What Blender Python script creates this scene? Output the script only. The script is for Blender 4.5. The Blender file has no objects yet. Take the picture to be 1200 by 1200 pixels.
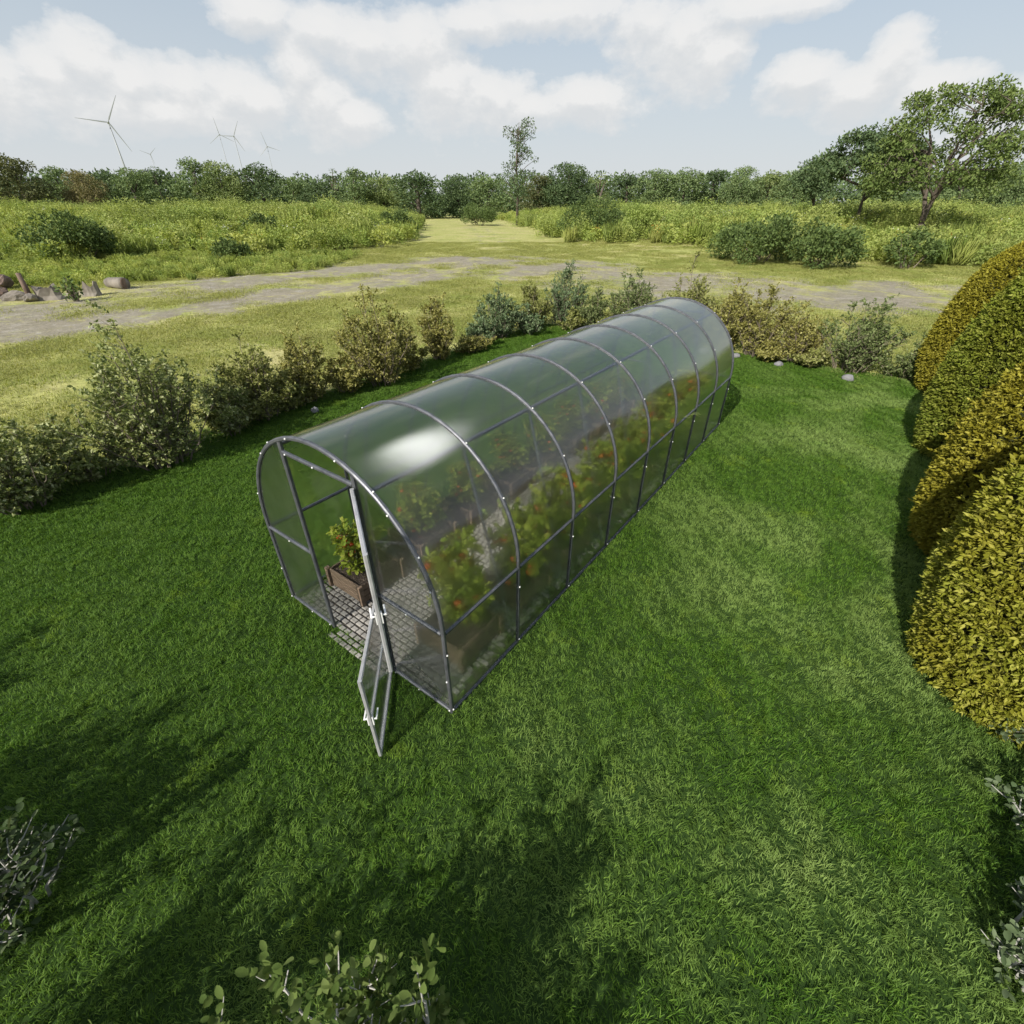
import bpy, math, random
import numpy as np
from mathutils import Vector

SC = bpy.context.scene
COL = SC.collection
R = math.radians

# ------------------------------------------------------------------ camera constants
FPX, PITCH, CAMH = 546.36, 0.58584, 3.816         # focal length for a 1200 px wide picture
CP, SP = math.cos(PITCH), math.sin(PITCH)
YAW = 0.6355                                     # heading of the greenhouse axis, clockwise from +Y
AX = Vector((math.cos(YAW), -math.sin(YAW)))     # across (right)
AV = Vector((math.sin(YAW), math.cos(YAW)))      # along
GW = 2.475                                       # greenhouse width
G0 = Vector((-0.5365, 2.4965)) - AX * (GW / 2)   # centre of its front sill
SUN_AZ, SUN_EL = 216.4, 35.5


def L(u, v, z=0.0):
    """garden coordinates (across, along the greenhouse) to world"""
    p = G0 + AX * u + AV * v
    return Vector((p.x, p.y, z))


def ray(px, py):
    a = (px - 600) / FPX
    b = (600 - py) / FPX
    return Vector((a, CP + b * SP, -SP + b * CP))


def far(px, dist):
    """ground point at a bearing, dist metres away"""
    r = ray(px, 237)
    k = dist / math.hypot(r.x, r.y)
    return Vector((r.x * k, r.y * k, 0))


def high(px, py, dist):
    r = ray(px, py)
    return CAMH + dist * r.z / math.hypot(r.x, r.y)


# ------------------------------------------------------------------ object helpers
def tag(o, label=None, cat=None, group=None, kind=None):
    if label: o['label'] = label
    if cat: o['category'] = cat
    if group: o['group'] = group
    if kind: o['kind'] = kind
    return o


def empty(name, loc, rz=0.0):
    o = bpy.data.objects.new(name, None)
    o.location = loc
    o.rotation_euler = (0, 0, rz)
    o.empty_display_size = 0.2
    COL.objects.link(o)
    return o


def link(name, me, mat=None, parent=None, loc=None, rz=0.0):
    o = bpy.data.objects.new(name, me)
    if mat and not me.materials:
        me.materials.append(mat)
    if loc is not None:
        o.location = loc
        o.rotation_euler = (0, 0, rz)
    if parent: o.parent = parent
    COL.objects.link(o)
    return o


def copy_tree(o, parent=None):
    c = o.copy()
    COL.objects.link(c)
    if parent: c.parent = parent
    for ch in list(o.children):
        copy_tree(ch, c)
    return c


def np_mesh(name, V, F, smooth=False):
    """V (n,3), F (m,k) all faces the same size"""
    V = np.asarray(V, np.float32)
    F = np.asarray(F, np.int32)
    me = bpy.data.meshes.new(name)
    me.vertices.add(len(V))
    me.vertices.foreach_set('co', V.ravel())
    k = F.shape[1]
    me.loops.add(F.size)
    me.loops.foreach_set('vertex_index', F.ravel())
    me.polygons.add(len(F))
    me.polygons.foreach_set('loop_start', np.arange(0, F.size, k, dtype=np.int32))
    me.polygons.foreach_set('loop_total', np.full(len(F), k, np.int32))
    if smooth:
        me.polygons.foreach_set('use_smooth', np.ones(len(F), bool))
    me.update(calc_edges=True)
    me.validate()
    return me


class MB:
    """collects quads into one mesh"""
    def __init__(s):
        s.v, s.f = [], []

    def add(s, V, F):
        n = len(s.v)
        s.v += [tuple(p) for p in V]
        s.f += [tuple(i + n for i in f) for f in F]

    def box(s, c, d, bev=0.0, rot=None):
        x, y, z = d[0] / 2, d[1] / 2, d[2] / 2
        if bev <= 0:
            V = [(-x, -y, -z), (x, -y, -z), (x, y, -z), (-x, y, -z), (-x, -y, z), (x, -y, z), (x, y, z), (-x, y, z)]
            F = [(0, 3, 2, 1), (4, 5, 6, 7), (0, 1, 5, 4), (1, 2, 6, 5), (2, 3, 7, 6), (3, 0, 4, 7)]
        else:
            b = min(bev, x * .9, y * .9, z * .9)
            V, F = [], []
            for zz, ins in ((-z, b), (-z + b, 0), (z - b, 0), (z, b)):
                xx, yy = x - ins, y - ins
                V += [(-xx, -yy, zz), (xx, -yy, zz), (xx, yy, zz), (-xx, yy, zz)]
            F = [(3, 2, 1, 0), (12, 13, 14, 15)]
            for k in range(3):
                for j in range(4):
                    F.append((k * 4 + j, k * 4 + (j + 1) % 4, k * 4 + 4 + (j + 1) % 4, k * 4 + 4 + j))
        out = []
        for p in V:
            q = Vector(p)
            if rot is not None: q = rot @ q
            out.append((q.x + c[0], q.y + c[1], q.z + c[2]))
        s.add(out, F)

    def sweep(s, pts, w, h, up=(0, 0, 1), ch=0.25, closed=False):
        """chamfered rectangular tube along pts; w across, h along 'up'"""
        pts = [Vector(p) for p in pts]
        up0 = Vector(up)
        c = ch * min(w, h)
        prof = [(-w / 2 + c, -h / 2), (w / 2 - c, -h / 2), (w / 2, -h / 2 + c), (w / 2, h / 2 - c),
                (w / 2 - c, h / 2), (-w / 2 + c, h / 2), (-w / 2, h / 2 - c), (-w / 2, -h / 2 + c)]
        V, F = [], []
        n = len(pts)
        for i, p in enumerate(pts):
            d = (pts[min(i + 1, n - 1)] - pts[max(i - 1, 0)]).normalized()
            side = d.cross(up0)
            if side.length < 1e-4: side = d.cross(Vector((1, 0, 0)))
            side.normalize()
            u = side.cross(d).normalized()
            for a, b in prof:
                V.append(p + side * a + u * b)
        for i in range(n - 1):
            for j in range(8):
                k = (j + 1) % 8
                F.append((i * 8 + j, i * 8 + k, i * 8 + 8 + k, i * 8 + 8 + j))
        F.append(tuple(range(7, -1, -1)))
        F.append(tuple((n - 1) * 8 + j for j in range(8)))
        s.add(V, F)

    def tube(s, pts, radii, seg=6):
        pts = [Vector(p) for p in pts]
        n = len(pts)
        V, F = [], []
        ref = Vector((0.3, 0.9, 0.2))
        for i, p in enumerate(pts):
            d = (pts[min(i + 1, n - 1)] - pts[max(i - 1, 0)]).normalized()
            a = d.cross(ref)
            if a.length < 1e-3: a = d.cross(Vector((1, 0, 0)))
            a.normalize()
            b = d.cross(a)
            r = radii[i] if hasattr(radii, '__len__') else radii
            for j in range(seg):
                t = 2 * math.pi * j / seg
                V.append(p + a * (math.cos(t) * r) + b * (math.sin(t) * r))
        for i in range(n - 1):
            for j in range(seg):
                k = (j + 1) % seg
                F.append((i * seg + j, i * seg + k, i * seg + seg + k, i * seg + seg + j))
        F.append(tuple(range(seg - 1, -1, -1)))
        F.append(tuple((n - 1) * seg + j for j in range(seg)))
        s.add(V, F)

    def mesh(s, name, smooth=False):
        me = bpy.data.meshes.new(name)
        me.from_pydata(s.v, [], s.f)
        if smooth:
            for p in me.polygons: p.use_smooth = True
        me.update()
        return me

    def build(s, name, mat, parent=None, smooth=False, loc=None, rz=0.0):
        return link(name, s.mesh(name, smooth), mat, parent, loc, rz)


# ------------------------------------------------------------------ materials
def new_mat(name):
    m = bpy.data.materials.new(name)
    m.use_nodes = True
    nt = m.node_tree
    nt.nodes.clear()
    return m, nt


def N(nt, t, **kw):
    n = nt.nodes.new(t)
    for k, v in kw.items():
        if k.startswith('i_'):
            key = k[2:]
            key = int(key) if key.isdigit() else key.replace('_', ' ')
            n.inputs[key].default_value = v
        else:
            setattr(n, k, v)
    return n


def ramp(nt, stops, interp='LINEAR'):
    n = nt.nodes.new('ShaderNodeValToRGB')
    cr = n.color_ramp
    cr.interpolation = interp
    while len(cr.elements) < len(stops): cr.elements.new(0.5)
    for e, (p, c) in zip(cr.elements, stops):
        e.position = p
        e.color = (c[0], c[1], c[2], 1) if hasattr(c, '__len__') else (c, c, c, 1)
    return n


def noise(nt, scale, detail=3, rough=0.55, coord=None, dist=0.0):
    n = N(nt, 'ShaderNodeTexNoise')
    n.inputs['Scale'].default_value = scale
    n.inputs['Detail'].default_value = detail
    n.inputs['Roughness'].default_value = rough
    n.inputs['Distortion'].default_value = dist
    if coord is not None: nt.links.new(coord, n.inputs['Vector'])
    return n


def mixc(nt, a, b, fac, mode='MIX'):
    n = nt.nodes.new('ShaderNodeMix')
    n.data_type = 'RGBA'
    n.blend_type = mode
    for sock, v in ((n.inputs[6], a), (n.inputs[7], b), (n.inputs[0], fac)):
        if hasattr(v, 'node'): nt.links.new(v, sock)
        elif hasattr(v, '__len__'): sock.default_value = (v[0], v[1], v[2], 1)
        else: sock.default_value = v
    return n.outputs[2]


def math_n(nt, op, a, b=0.0, c=0.0, clamp=False):
    n = nt.nodes.new('ShaderNodeMath')
    n.operation = op
    n.use_clamp = clamp
    for i, v in enumerate((a, b, c)):
        if hasattr(v, 'node'): nt.links.new(v, n.inputs[i])
        else: n.inputs[i].default_value = v
    return n.outputs[0]


def leaf_mat(name, cols, trans=0.3, rough=0.5, patch=None, patch_scale=1.0, spec=0.3, obj_rand=None):
    """cols: leaf colours spread leaf by leaf; patch: second tint in world-space patches"""
    m, nt = new_mat(name)
    geo = N(nt, 'ShaderNodeNewGeometry')
    cr = ramp(nt, [(i / max(1, len(cols) - 1), c) for i, c in enumerate(cols)])
    nt.links.new(geo.outputs['Random Per Island'], cr.inputs[0])
    col = cr.outputs[0]
    if patch is not None:
        nz = noise(nt, patch_scale, 3, 0.6, geo.outputs['Position'])
        r2 = ramp(nt, [(0.42, 0.0), (0.62, 1.0)])
        nt.links.new(nz.outputs[0], r2.inputs[0])
        f = math_n(nt, 'MULTIPLY', r2.outputs[0], patch[1])
        col = mixc(nt, col, patch[0], f)
    if obj_rand is not None:
        oi = N(nt, 'ShaderNodeObjectInfo')
        r3 = ramp(nt, [(i / max(1, len(obj_rand) - 1), c) for i, c in enumerate(obj_rand)])
        nt.links.new(oi.outputs['Random'], r3.inputs[0])
        col = mixc(nt, col, r3.outputs[0], 0.6)
    p = N(nt, 'ShaderNodeBsdfPrincipled')
    p.inputs['Roughness'].default_value = max(rough, .55)
    p.inputs['Specular IOR Level'].default_value = spec * .42
    nt.links.new(col, p.inputs['Base Color'])
    t = N(nt, 'ShaderNodeBsdfTranslucent')
    tc = mixc(nt, col, (1.0, 1.0, 0.35), 1.0, 'MULTIPLY')
    tb = N(nt, 'ShaderNodeBrightContrast')
    tb.inputs['Bright'].default_value = 0.02
    nt.links.new(tc, tb.inputs[0])
    nt.links.new(tb.outputs[0], t.inputs[0])
    mx = N(nt, 'ShaderNodeMixShader')
    mx.inputs[0].default_value = trans
    nt.links.new(p.outputs[0], mx.inputs[1])
    nt.links.new(t.outputs[0], mx.inputs[2])
    o = N(nt, 'ShaderNodeOutputMaterial')
    nt.links.new(mx.outputs[0], o.inputs[0])
    return m


def rough_mat(name, c1, c2, scale=8.0, rough=0.8, bump=0.3, metallic=0.0, c3=None, detail=5, stretch=None):
    m, nt = new_mat(name)
    tc = N(nt, 'ShaderNodeTexCoord')
    co = tc.outputs['Object']
    if stretch:
        mp = N(nt, 'ShaderNodeMapping')
        mp.inputs['Scale'].default_value = stretch
        nt.links.new(co, mp.inputs[0])
        co = mp.outputs[0]
    nz = noise(nt, scale, detail, 0.6, co)
    st = [(0.3, c1), (0.7, c2)] if c3 is None else [(0.3, c1), (0.52, c2), (0.72, c3)]
    cr = ramp(nt, st)
    nt.links.new(nz.outputs[0], cr.inputs[0])
    p = N(nt, 'ShaderNodeBsdfPrincipled')
    p.inputs['Roughness'].default_value = rough
    p.inputs['Metallic'].default_value = metallic
    nt.links.new(cr.outputs[0], p.inputs['Base Color'])
    if bump:
        nb = noise(nt, scale * 4, 4, 0.6, co)
        b = N(nt, 'ShaderNodeBump')
        b.inputs['Strength'].default_value = bump
        b.inputs['Distance'].default_value = 0.02
        nt.links.new(nb.outputs[0], b.inputs['Height'])
        nt.links.new(b.outputs[0], p.inputs['Normal'])
    o = N(nt, 'ShaderNodeOutputMaterial')
    nt.links.new(p.outputs[0], o.inputs[0])
    return m


def panel_mat():
    """frosted polycarbonate: mostly rough transmission, a little straight-through, a soft skin reflection"""
    m, nt = new_mat('polycarbonate')
    tcn = N(nt, 'ShaderNodeTexCoord')
    nz = noise(nt, 90, 2, 0.5, tcn.outputs['Object'])
    b = N(nt, 'ShaderNodeBump')
    b.inputs['Strength'].default_value = 0.10
    b.inputs['Distance'].default_value = 0.004
    nt.links.new(nz.outputs[0], b.inputs['Height'])
    rf = N(nt, 'ShaderNodeBsdfRefraction')
    rf.inputs['Color'].default_value = (0.93, 0.96, 0.945, 1)
    rf.inputs['Roughness'].default_value = 0.9
    rf.inputs['IOR'].default_value = 1.08
    gg = N(nt, 'ShaderNodeBsdfGlossy')
    gg.inputs['Color'].default_value = (1, 1, 1, 1)
    gg.inputs['Roughness'].default_value = 0.11
    nt.links.new(b.outputs[0], gg.inputs['Normal'])
    lw_ = N(nt, 'ShaderNodeLayerWeight')
    fz = math_n(nt, 'POWER', lw_.outputs['Facing'], 3.6)
    fz = math_n(nt, 'MULTIPLY_ADD', fz, 0.85, 0.065)
    t = N(nt, 'ShaderNodeBsdfTransparent')
    t.inputs[0].default_value = (0.93, 0.96, 0.945, 1)
    m0 = N(nt, 'ShaderNodeMixShader')
    m0.inputs[0].default_value = 0.44
    nt.links.new(rf.outputs[0], m0.inputs[1])
    nt.links.new(t.outputs[0], m0.inputs[2])
    mx = N(nt, 'ShaderNodeMixShader')
    nt.links.new(fz, mx.inputs[0])
    nt.links.new(m0.outputs[0], mx.inputs[1])
    nt.links.new(gg.outputs[0], mx.inputs[2])
    # old dust on the sheet
    d = N(nt, 'ShaderNodeBsdfDiffuse')
    d.inputs[0].default_value = (0.42, 0.43, 0.42, 1)
    n2 = noise(nt, 2.5, 4, 0.6, tcn.outputs['Object'])
    fr = ramp(nt, [(0.35, 0.010), (0.75, 0.04)])
    nt.links.new(n2.outputs[0], fr.inputs[0])
    m2 = N(nt, 'ShaderNodeMixShader')
    nt.links.new(fr.outputs[0], m2.inputs[0])
    nt.links.new(mx.outputs[0], m2.inputs[1])
    nt.links.new(d.outputs[0], m2.inputs[2])
    o = N(nt, 'ShaderNodeOutputMaterial')
    nt.links.new(m2.outputs[0], o.inputs[0])
    return m


M = {}
M['steel'] = rough_mat('galvanised_steel', (0.085, 0.09, 0.102), (0.16, 0.165, 0.18), 14, 0.45, 0.05, 0.5)
M['pale_steel'] = rough_mat('bright_steel', (0.36, 0.36, 0.37), (0.50, 0.50, 0.50), 10, 0.42, 0.04, 0.3)
M['bolt'] = rough_mat('white_plastic', (0.75, 0.75, 0.73), (0.82, 0.82, 0.8), 10, 0.35, 0)
M['panel'] = panel_mat()
M['wood'] = rough_mat('planter_wood', (0.085, 0.056, 0.036), (0.17, 0.12, 0.08), 5, 0.8, 0.4, c3=(0.125, 0.085, 0.055), stretch=(1, 6, 6))
M['soil'] = rough_mat('potting_soil', (0.03, 0.02, 0.014), (0.07, 0.05, 0.035), 20, 0.95, 0.8)
M['tomato'] = rough_mat('tomato_skin', (0.55, 0.05, 0.015), (0.68, 0.14, 0.02), 6, 0.25, 0)
M['bark'] = rough_mat('bark', (0.06, 0.048, 0.036), (0.15, 0.12, 0.095), 6, 0.9, 0.6)
M['twig'] = rough_mat('twig_bark', (0.12, 0.095, 0.07), (0.22, 0.18, 0.14), 12, 0.85, 0.2)
M['pale_twig'] = rough_mat('pale_twig', (0.30, 0.29, 0.26), (0.46, 0.45, 0.41), 20, 0.8, 0.2)
M['stem'] = rough_mat('green_stem', (0.08, 0.11, 0.03), (0.14, 0.17, 0.05), 20, 0.7, 0)
M['rock'] = rough_mat('pale_stone', (0.15, 0.15, 0.155), (0.28, 0.28, 0.285), 5, 0.85, 0.5)
M['rubble'] = rough_mat('weathered_rubble', (0.10, 0.085, 0.07), (0.28, 0.25, 0.21), 1.4, 0.9, 0.6)
M['rust'] = rough_mat('red_brown_wood', (0.09, 0.06, 0.045), (0.20, 0.14, 0.105), 3, 0.9, 0.5)
M['turbine'] = rough_mat('turbine_paint', (0.29, 0.31, 0.33), (0.32, 0.34, 0.36), 0.2, 0.5, 0)
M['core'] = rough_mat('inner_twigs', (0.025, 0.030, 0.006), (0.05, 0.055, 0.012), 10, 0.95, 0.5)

# leaves
M['lf_grey'] = leaf_mat('leaf_grey_green', [(.125, .16, .042), (.20, .24, .072), (.29, .325, .125), (.45, .47, .26)], .22, .42, spec=.5)
M['lf_olive'] = leaf_mat('leaf_olive', [(.15, .15, .035), (.23, .22, .055), (.31, .295, .09), (.43, .41, .17)], .25, .5, spec=.35)
M['lf_olive_green'] = leaf_mat('leaf_olive_green', [(.14, .16, .038), (.21, .23, .06), (.29, .305, .10), (.40, .40, .18)], .25, .5, spec=.35)
M['lf_teal'] = leaf_mat('leaf_blue_green', [(.08, .13, .055), (.125, .185, .085), (.18, .24, .12), (.27, .33, .19)], .22, .5, spec=.35)
M['lf_mid'] = leaf_mat('leaf_mid_green', [(.09, .125, .04), (.135, .18, .06), (.19, .235, .09), (.29, .33, .155)], .25, .5, spec=.35)
M['lf_near'] = leaf_mat('leaf_pale_underside', [(.06, .10, .022), (.10, .145, .035), (.15, .195, .06)], .25, .65, spec=.15)
M['lf_shade'] = leaf_mat('leaf_shade_dark', [(.025, .045, .014), (.045, .075, .024), (.10, .13, .06)], .2, .5, spec=.35)  # round-leaf green darkened, the shade on the lower left bush painted in
M['lf_silver'] = leaf_mat('leaf_silvery', [(.07, .11, .045), (.115, .155, .075), (.16, .205, .115)], .2, .5, spec=.4)
M['top_gold'] = leaf_mat('topiary_gold', [(.17, .15, .015), (.255, .23, .024), (.34, .31, .04), (.44, .41, .08)], .25, .5,
                         patch=((.25, .235, .022), .45), patch_scale=2.2, spec=.3)
M['top_yellowgreen'] = leaf_mat('topiary_yellow_green', [(.14, .155, .015), (.225, .245, .026), (.31, .32, .048), (.42, .41, .09)], .25, .5,
                                patch=((.24, .20, .018), .45), patch_scale=1.6, spec=.3)
M['top_green'] = leaf_mat('topiary_green', [(.11, .145, .016), (.17, .215, .026), (.24, .28, .045), (.33, .35, .075)], .25, .5,
                          patch=((.20, .19, .018), .45), patch_scale=1.3, spec=.3)
M['tom_leaf'] = leaf_mat('tomato_leaf', [(.17, .24, .028), (.28, .34, .045), (.40, .42, .08)], .35, .5)
M['weed'] = leaf_mat('weed_leaf', [(.27, .36, .07), (.42, .49, .11), (.55, .57, .20)], .35, .6, patch=((.16, .25, .06), .6), patch_scale=.16,
                     obj_rand=[(.15, .23, .055), (.38, .45, .11), (.54, .54, .19), (.22, .31, .09), (.48, .51, .16), (.30, .41, .13)])
M['weed_mound'] = leaf_mat('weed_mound_leaf', [(.20, .29, .06), (.33, .42, .10), (.45, .50, .16)], .3, .6, patch=((.46, .44, .17), .7), patch_scale=.22,
                          obj_rand=[(.11, .17, .05), (.34, .40, .11), (.20, .28, .08), (.42, .45, .16)])
M['weed_dark'] = leaf_mat('bramble_leaf', [(.055, .09, .028), (.105, .155, .045), (.17, .225, .075)], .22, .55)
M['flower_white'] = leaf_mat('white_flower', [(.6, .6, .55), (.8, .8, .75)], .3, .6)
M['flower_orange'] = leaf_mat('orange_flower', [(.45, .20, .04), (.5, .28, .06)], .3, .6)
M['tree_dark'] = leaf_mat('tree_dark', [(.062, .10, .044), (.10, .15, .064), (.155, .21, .092)], .2, .6)
M['tree_mid'] = leaf_mat('tree_mid', [(.115, .175, .07), (.175, .245, .10), (.25, .31, .135)], .22, .6)
M['tree_light'] = leaf_mat('tree_light', [(.155, .215, .075), (.225, .29, .105), (.31, .355, .15)], .25, .6)
M['tree_olive'] = leaf_mat('tree_olive', [(.085, .10, .042), (.13, .145, .06), (.175, .18, .08)], .22, .6)
M['tree_open'] = leaf_mat('tree_open', [(.085, .13, .035), (.14, .195, .055), (.21, .265, .085)], .25, .6)
M['tree_tan'] = leaf_mat('tree_tan', [(.17, .155, .07), (.23, .205, .095), (.28, .25, .12)], .22, .6)
M['grass'] = None


def grass_mat(name, dark, mid, light, patch, dry, lit_at=9.0):
    m, nt = new_mat(name)
    geo = N(nt, 'ShaderNodeNewGeometry')
    cr = ramp(nt, [(0, dark), (0.5, mid), (1, light)])
    nt.links.new(geo.outputs['Random Per Island'], cr.inputs[0])
    n1 = noise(nt, 0.55, 4, 0.6, geo.outputs['Position'], 0.4)
    r1 = ramp(nt, [(0.42, 0.0), (0.64, 1.0)])
    nt.links.new(n1.outputs[0], r1.inputs[0])
    dv_ = N(nt, 'ShaderNodeVectorMath', operation='DOT_PRODUCT')
    nt.links.new(geo.outputs['Position'], dv_.inputs[0])
    dv_.inputs[1].default_value = (AX.x, AX.y, 0)
    r0 = ramp(nt, [(0.0, .18), (1.0, 1.0)])
    nt.links.new(math_n(nt, 'MULTIPLY_ADD', dv_.outputs['Value'], 1 / 2.2, lit_at, clamp=True), r0.inputs[0])  # sunlight on the lawn's right side painted in: pale patches strengthen that way
    c = mixc(nt, cr.outputs[0], patch, math_n(nt, 'MULTIPLY', math_n(nt, 'MULTIPLY', r1.outputs[0], r0.outputs[0]), 0.64))
    n2 = noise(nt, 1.7, 3, 0.6, geo.outputs['Position'])
    r2 = ramp(nt, [(0.60, 0.0), (0.74, 1.0)])
    nt.links.new(n2.outputs[0], r2.inputs[0])
    c = mixc(nt, c, dry, math_n(nt, 'MULTIPLY', r2.outputs[0], 0.45))
    p = N(nt, 'ShaderNodeBsdfPrincipled')
    p.inputs['Roughness'].default_value = 0.55
    p.inputs['Specular IOR Level'].default_value = 0.15
    nt.links.new(c, p.inputs['Base Color'])
    t = N(nt, 'ShaderNodeBsdfTranslucent')
    nt.links.new(mixc(nt, c, (1.0, 1.0, .3), 1.0, 'MULTIPLY'), t.inputs[0])
    mx = N(nt, 'ShaderNodeMixShader')
    mx.inputs[0].default_value = 0.35
    nt.links.new(p.outputs[0], mx.inputs[1])
    nt.links.new(t.outputs[0], mx.inputs[2])
    o = N(nt, 'ShaderNodeOutputMaterial')
    nt.links.new(mx.outputs[0], o.inputs[0])
    return m


M['grass'] = grass_mat('lawn_blade', (.048, .118, .012), (.092, .192, .021), (.165, .28, .038), (.34, .45, .14), (.29, .41, .035), 1.16)
M['meadow'] = grass_mat('meadow_blade', (.25, .285, .075), (.345, .36, .115), (.42, .405, .165), (.28, .345, .085), (.43, .385, .19))

# ------------------------------------------------------------------ leaf geometry
def frames(D, rng, upbias=0.0):
    """unit side and normal vectors for unit directions D"""
    n = len(D)
    ref = rng.normal(size=(n, 3))
    ref[:, 2] += upbias
    S = np.cross(D, ref)
    S /= np.linalg.norm(S, axis=1, keepdims=True) + 1e-9
    Nn = np.cross(S, D)
    return S, Nn


def unit(a):
    return a / (np.linalg.norm(a, axis=1, keepdims=True) + 1e-9)


def leaves_quad(P, D, Ln, Wd, rng, fold=0.18, upbias=0.0, bend=0.12):
    """simple folded leaves: two triangles about the midrib"""
    n = len(P)
    S, Nn = frames(D, rng, upbias)
    Ln = np.broadcast_to(Ln, (n,))[:, None]
    Wd = np.broadcast_to(Wd, (n,))[:, None]
    mid = P + D * Ln * 0.5
    V = np.empty((n, 4, 3))
    V[:, 0] = P
    V[:, 1] = mid + S * Wd * .5 + Nn * Wd * fold
    V[:, 2] = P + D * Ln - Nn * Ln * bend
    V[:, 3] = mid - S * Wd * .5 + Nn * Wd * fold
    i = np.arange(n)[:, None] * 4
    F = np.concatenate([i + np.array([[0, 1, 2]]), i + np.array([[0, 2, 3]])])
    return V.reshape(-1, 3), F


def leaves_oval(P, D, Ln, Wd, rng, fold=0.15, upbias=0.0, bend=0.15):
    """rounded leaves: eight small faces either side of a midrib"""
    n = len(P)
    S, Nn = frames(D, rng, upbias)
    Ln = np.broadcast_to(Ln, (n,))[:, None]
    Wd = np.broadcast_to(Wd, (n,))[:, None]
    ts = [0.0, 0.3, 0.62, 0.86, 1.0]
    ws = [0.0, 0.78, 1.0, 0.66, 0.0]
    rows = []
    for t, w in zip(ts, ws):
        c = P + D * Ln * t - Nn * Ln * bend * t * t
        if w == 0:
            rows.append([c])
        else:
            rows.append([c + S * Wd * .5 * w + Nn * Wd * fold * w, c, c - S * Wd * .5 * w + Nn * Wd * fold * w])
    V = np.stack([x for r in rows for x in r], axis=1)   # 0 | 1 2 3 | 4 5 6 | 7 8 9 | 10
    T = [(0, 1, 2), (0, 2, 3), (1, 4, 5), (1, 5, 2), (2, 5, 6), (2, 6, 3), (4, 7, 8), (4, 8, 5), (5, 8, 9), (5, 9, 6), (7, 10, 8), (8, 10, 9)]
    i = np.arange(n)[:, None, None] * 11
    F = (i + np.array(T)[None]).reshape(-1, 3)
    return V.reshape(-1, 3), F


# ------------------------------------------------------------------ shrubs
def shrub_parts(rng, H, W, stems, twigs, per, leaf, wl, oval=False, spread=0.5, fill=0.0):
    """upright, many-stemmed bush; returns (leaf V,F) and a stem MB"""
    mb = MB()
    P, D = [], []
    for s in range(stems):
        a = rng.uniform(0, 2 * math.pi)
        q = math.sqrt(rng.uniform(0.0, 1.0))
        lean = q * W * .5
        h = H * (1.0 - 0.45 * q ** 1.6) * rng.uniform(0.62, 1.0)
        if s == 0: h, lean = H, W * .08
        base = np.array([math.cos(a), math.sin(a), 0]) * lean * 0.35
        tip = np.array([math.cos(a) * lean + rng.normal() * .06, math.sin(a) * lean + rng.normal() * .06, h])
        pts = []
        for k in range(7):
            t = k / 6
            p = base + (tip - base) * np.array([t ** 1.1, t ** 1.1, t])
            p = p + rng.normal(size=3) * 0.02 * (k > 0)
            pts.append(p)
        mb.tube(pts, [0.014 * (1 - 0.75 * k / 6) * (0.5 + H * .3) for k in range(7)], 5)
        pts = np.array(pts)
        for w in range(twigs):
            t = rng.uniform(0.08, 1.0)
            k = min(5, int(t * 6))
            p0 = pts[k] + (pts[k + 1] - pts[k]) * (t * 6 - k)
            ang = rng.uniform(0, 2 * math.pi)
            ln = (0.12 + 0.30 * spread * (1 - t) + .05) * rng.uniform(.6, 1.3) * (0.5 + W * .4)
            d = np.array([math.cos(ang), math.sin(ang), rng.uniform(0.35, 1.1)])
            d /= np.linalg.norm(d)
            if w % 2 == 0:
                mb.tube([p0, p0 + d * ln * .55, p0 + d * ln + np.array([0, 0, .02])], [.005, .004, .002], 4)
            tt = rng.uniform(0.1, 1.0, per)
            P.append(p0 + d * ln * tt[:, None] + rng.normal(size=(per, 3)) * 0.008)
            D.append(d * .55 + rng.normal(size=(per, 3)) * .6)
        # the leafy tip of the stem
        tt = rng.uniform(0.75, 1.0, per)
        seg = pts[5] + (pts[6] - pts[5]) * ((tt - .75) * 4)[:, None]
        P.append(seg)
        D.append(rng.normal(size=(per, 3)) * .6 + np.array([0, 0, .5]))
    P = np.concatenate(P)
    D = unit(np.concatenate(D))
    P[:, 2] *= H / np.percentile(P[:, 2], 99.6)
    P[:, 2] = np.maximum(P[:, 2], 0.02)
    n = len(P)
    f = leaves_oval if oval else leaves_quad
    V, F = f(P, D, leaf * rng.uniform(.6, 1.2, n), wl * rng.uniform(.65, 1.2, n), rng, upbias=1.0)
    V[:, 2] = np.maximum(V[:, 2], 0.01)
    return V, F, mb


def shrub(name, loc, H, W, seed, mat, label, group, stems=16, twigs=13, per=13, leaf=.075, wl=.045, oval=False,
          tw='twig', spread=.5, cat='shrub'):
    rng = np.random.default_rng(seed)
    V, F, mb = shrub_parts(rng, H, W, stems, twigs, per, leaf, wl, oval, spread)
    root = empty(name, loc)
    tag(root, label, cat, group)
    link('foliage', np_mesh('foliage', V, F), M[mat], root)
    mb.build('stems', M[tw], root)
    return root


G_B = 'loose shrubs bordering the lawn'
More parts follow.
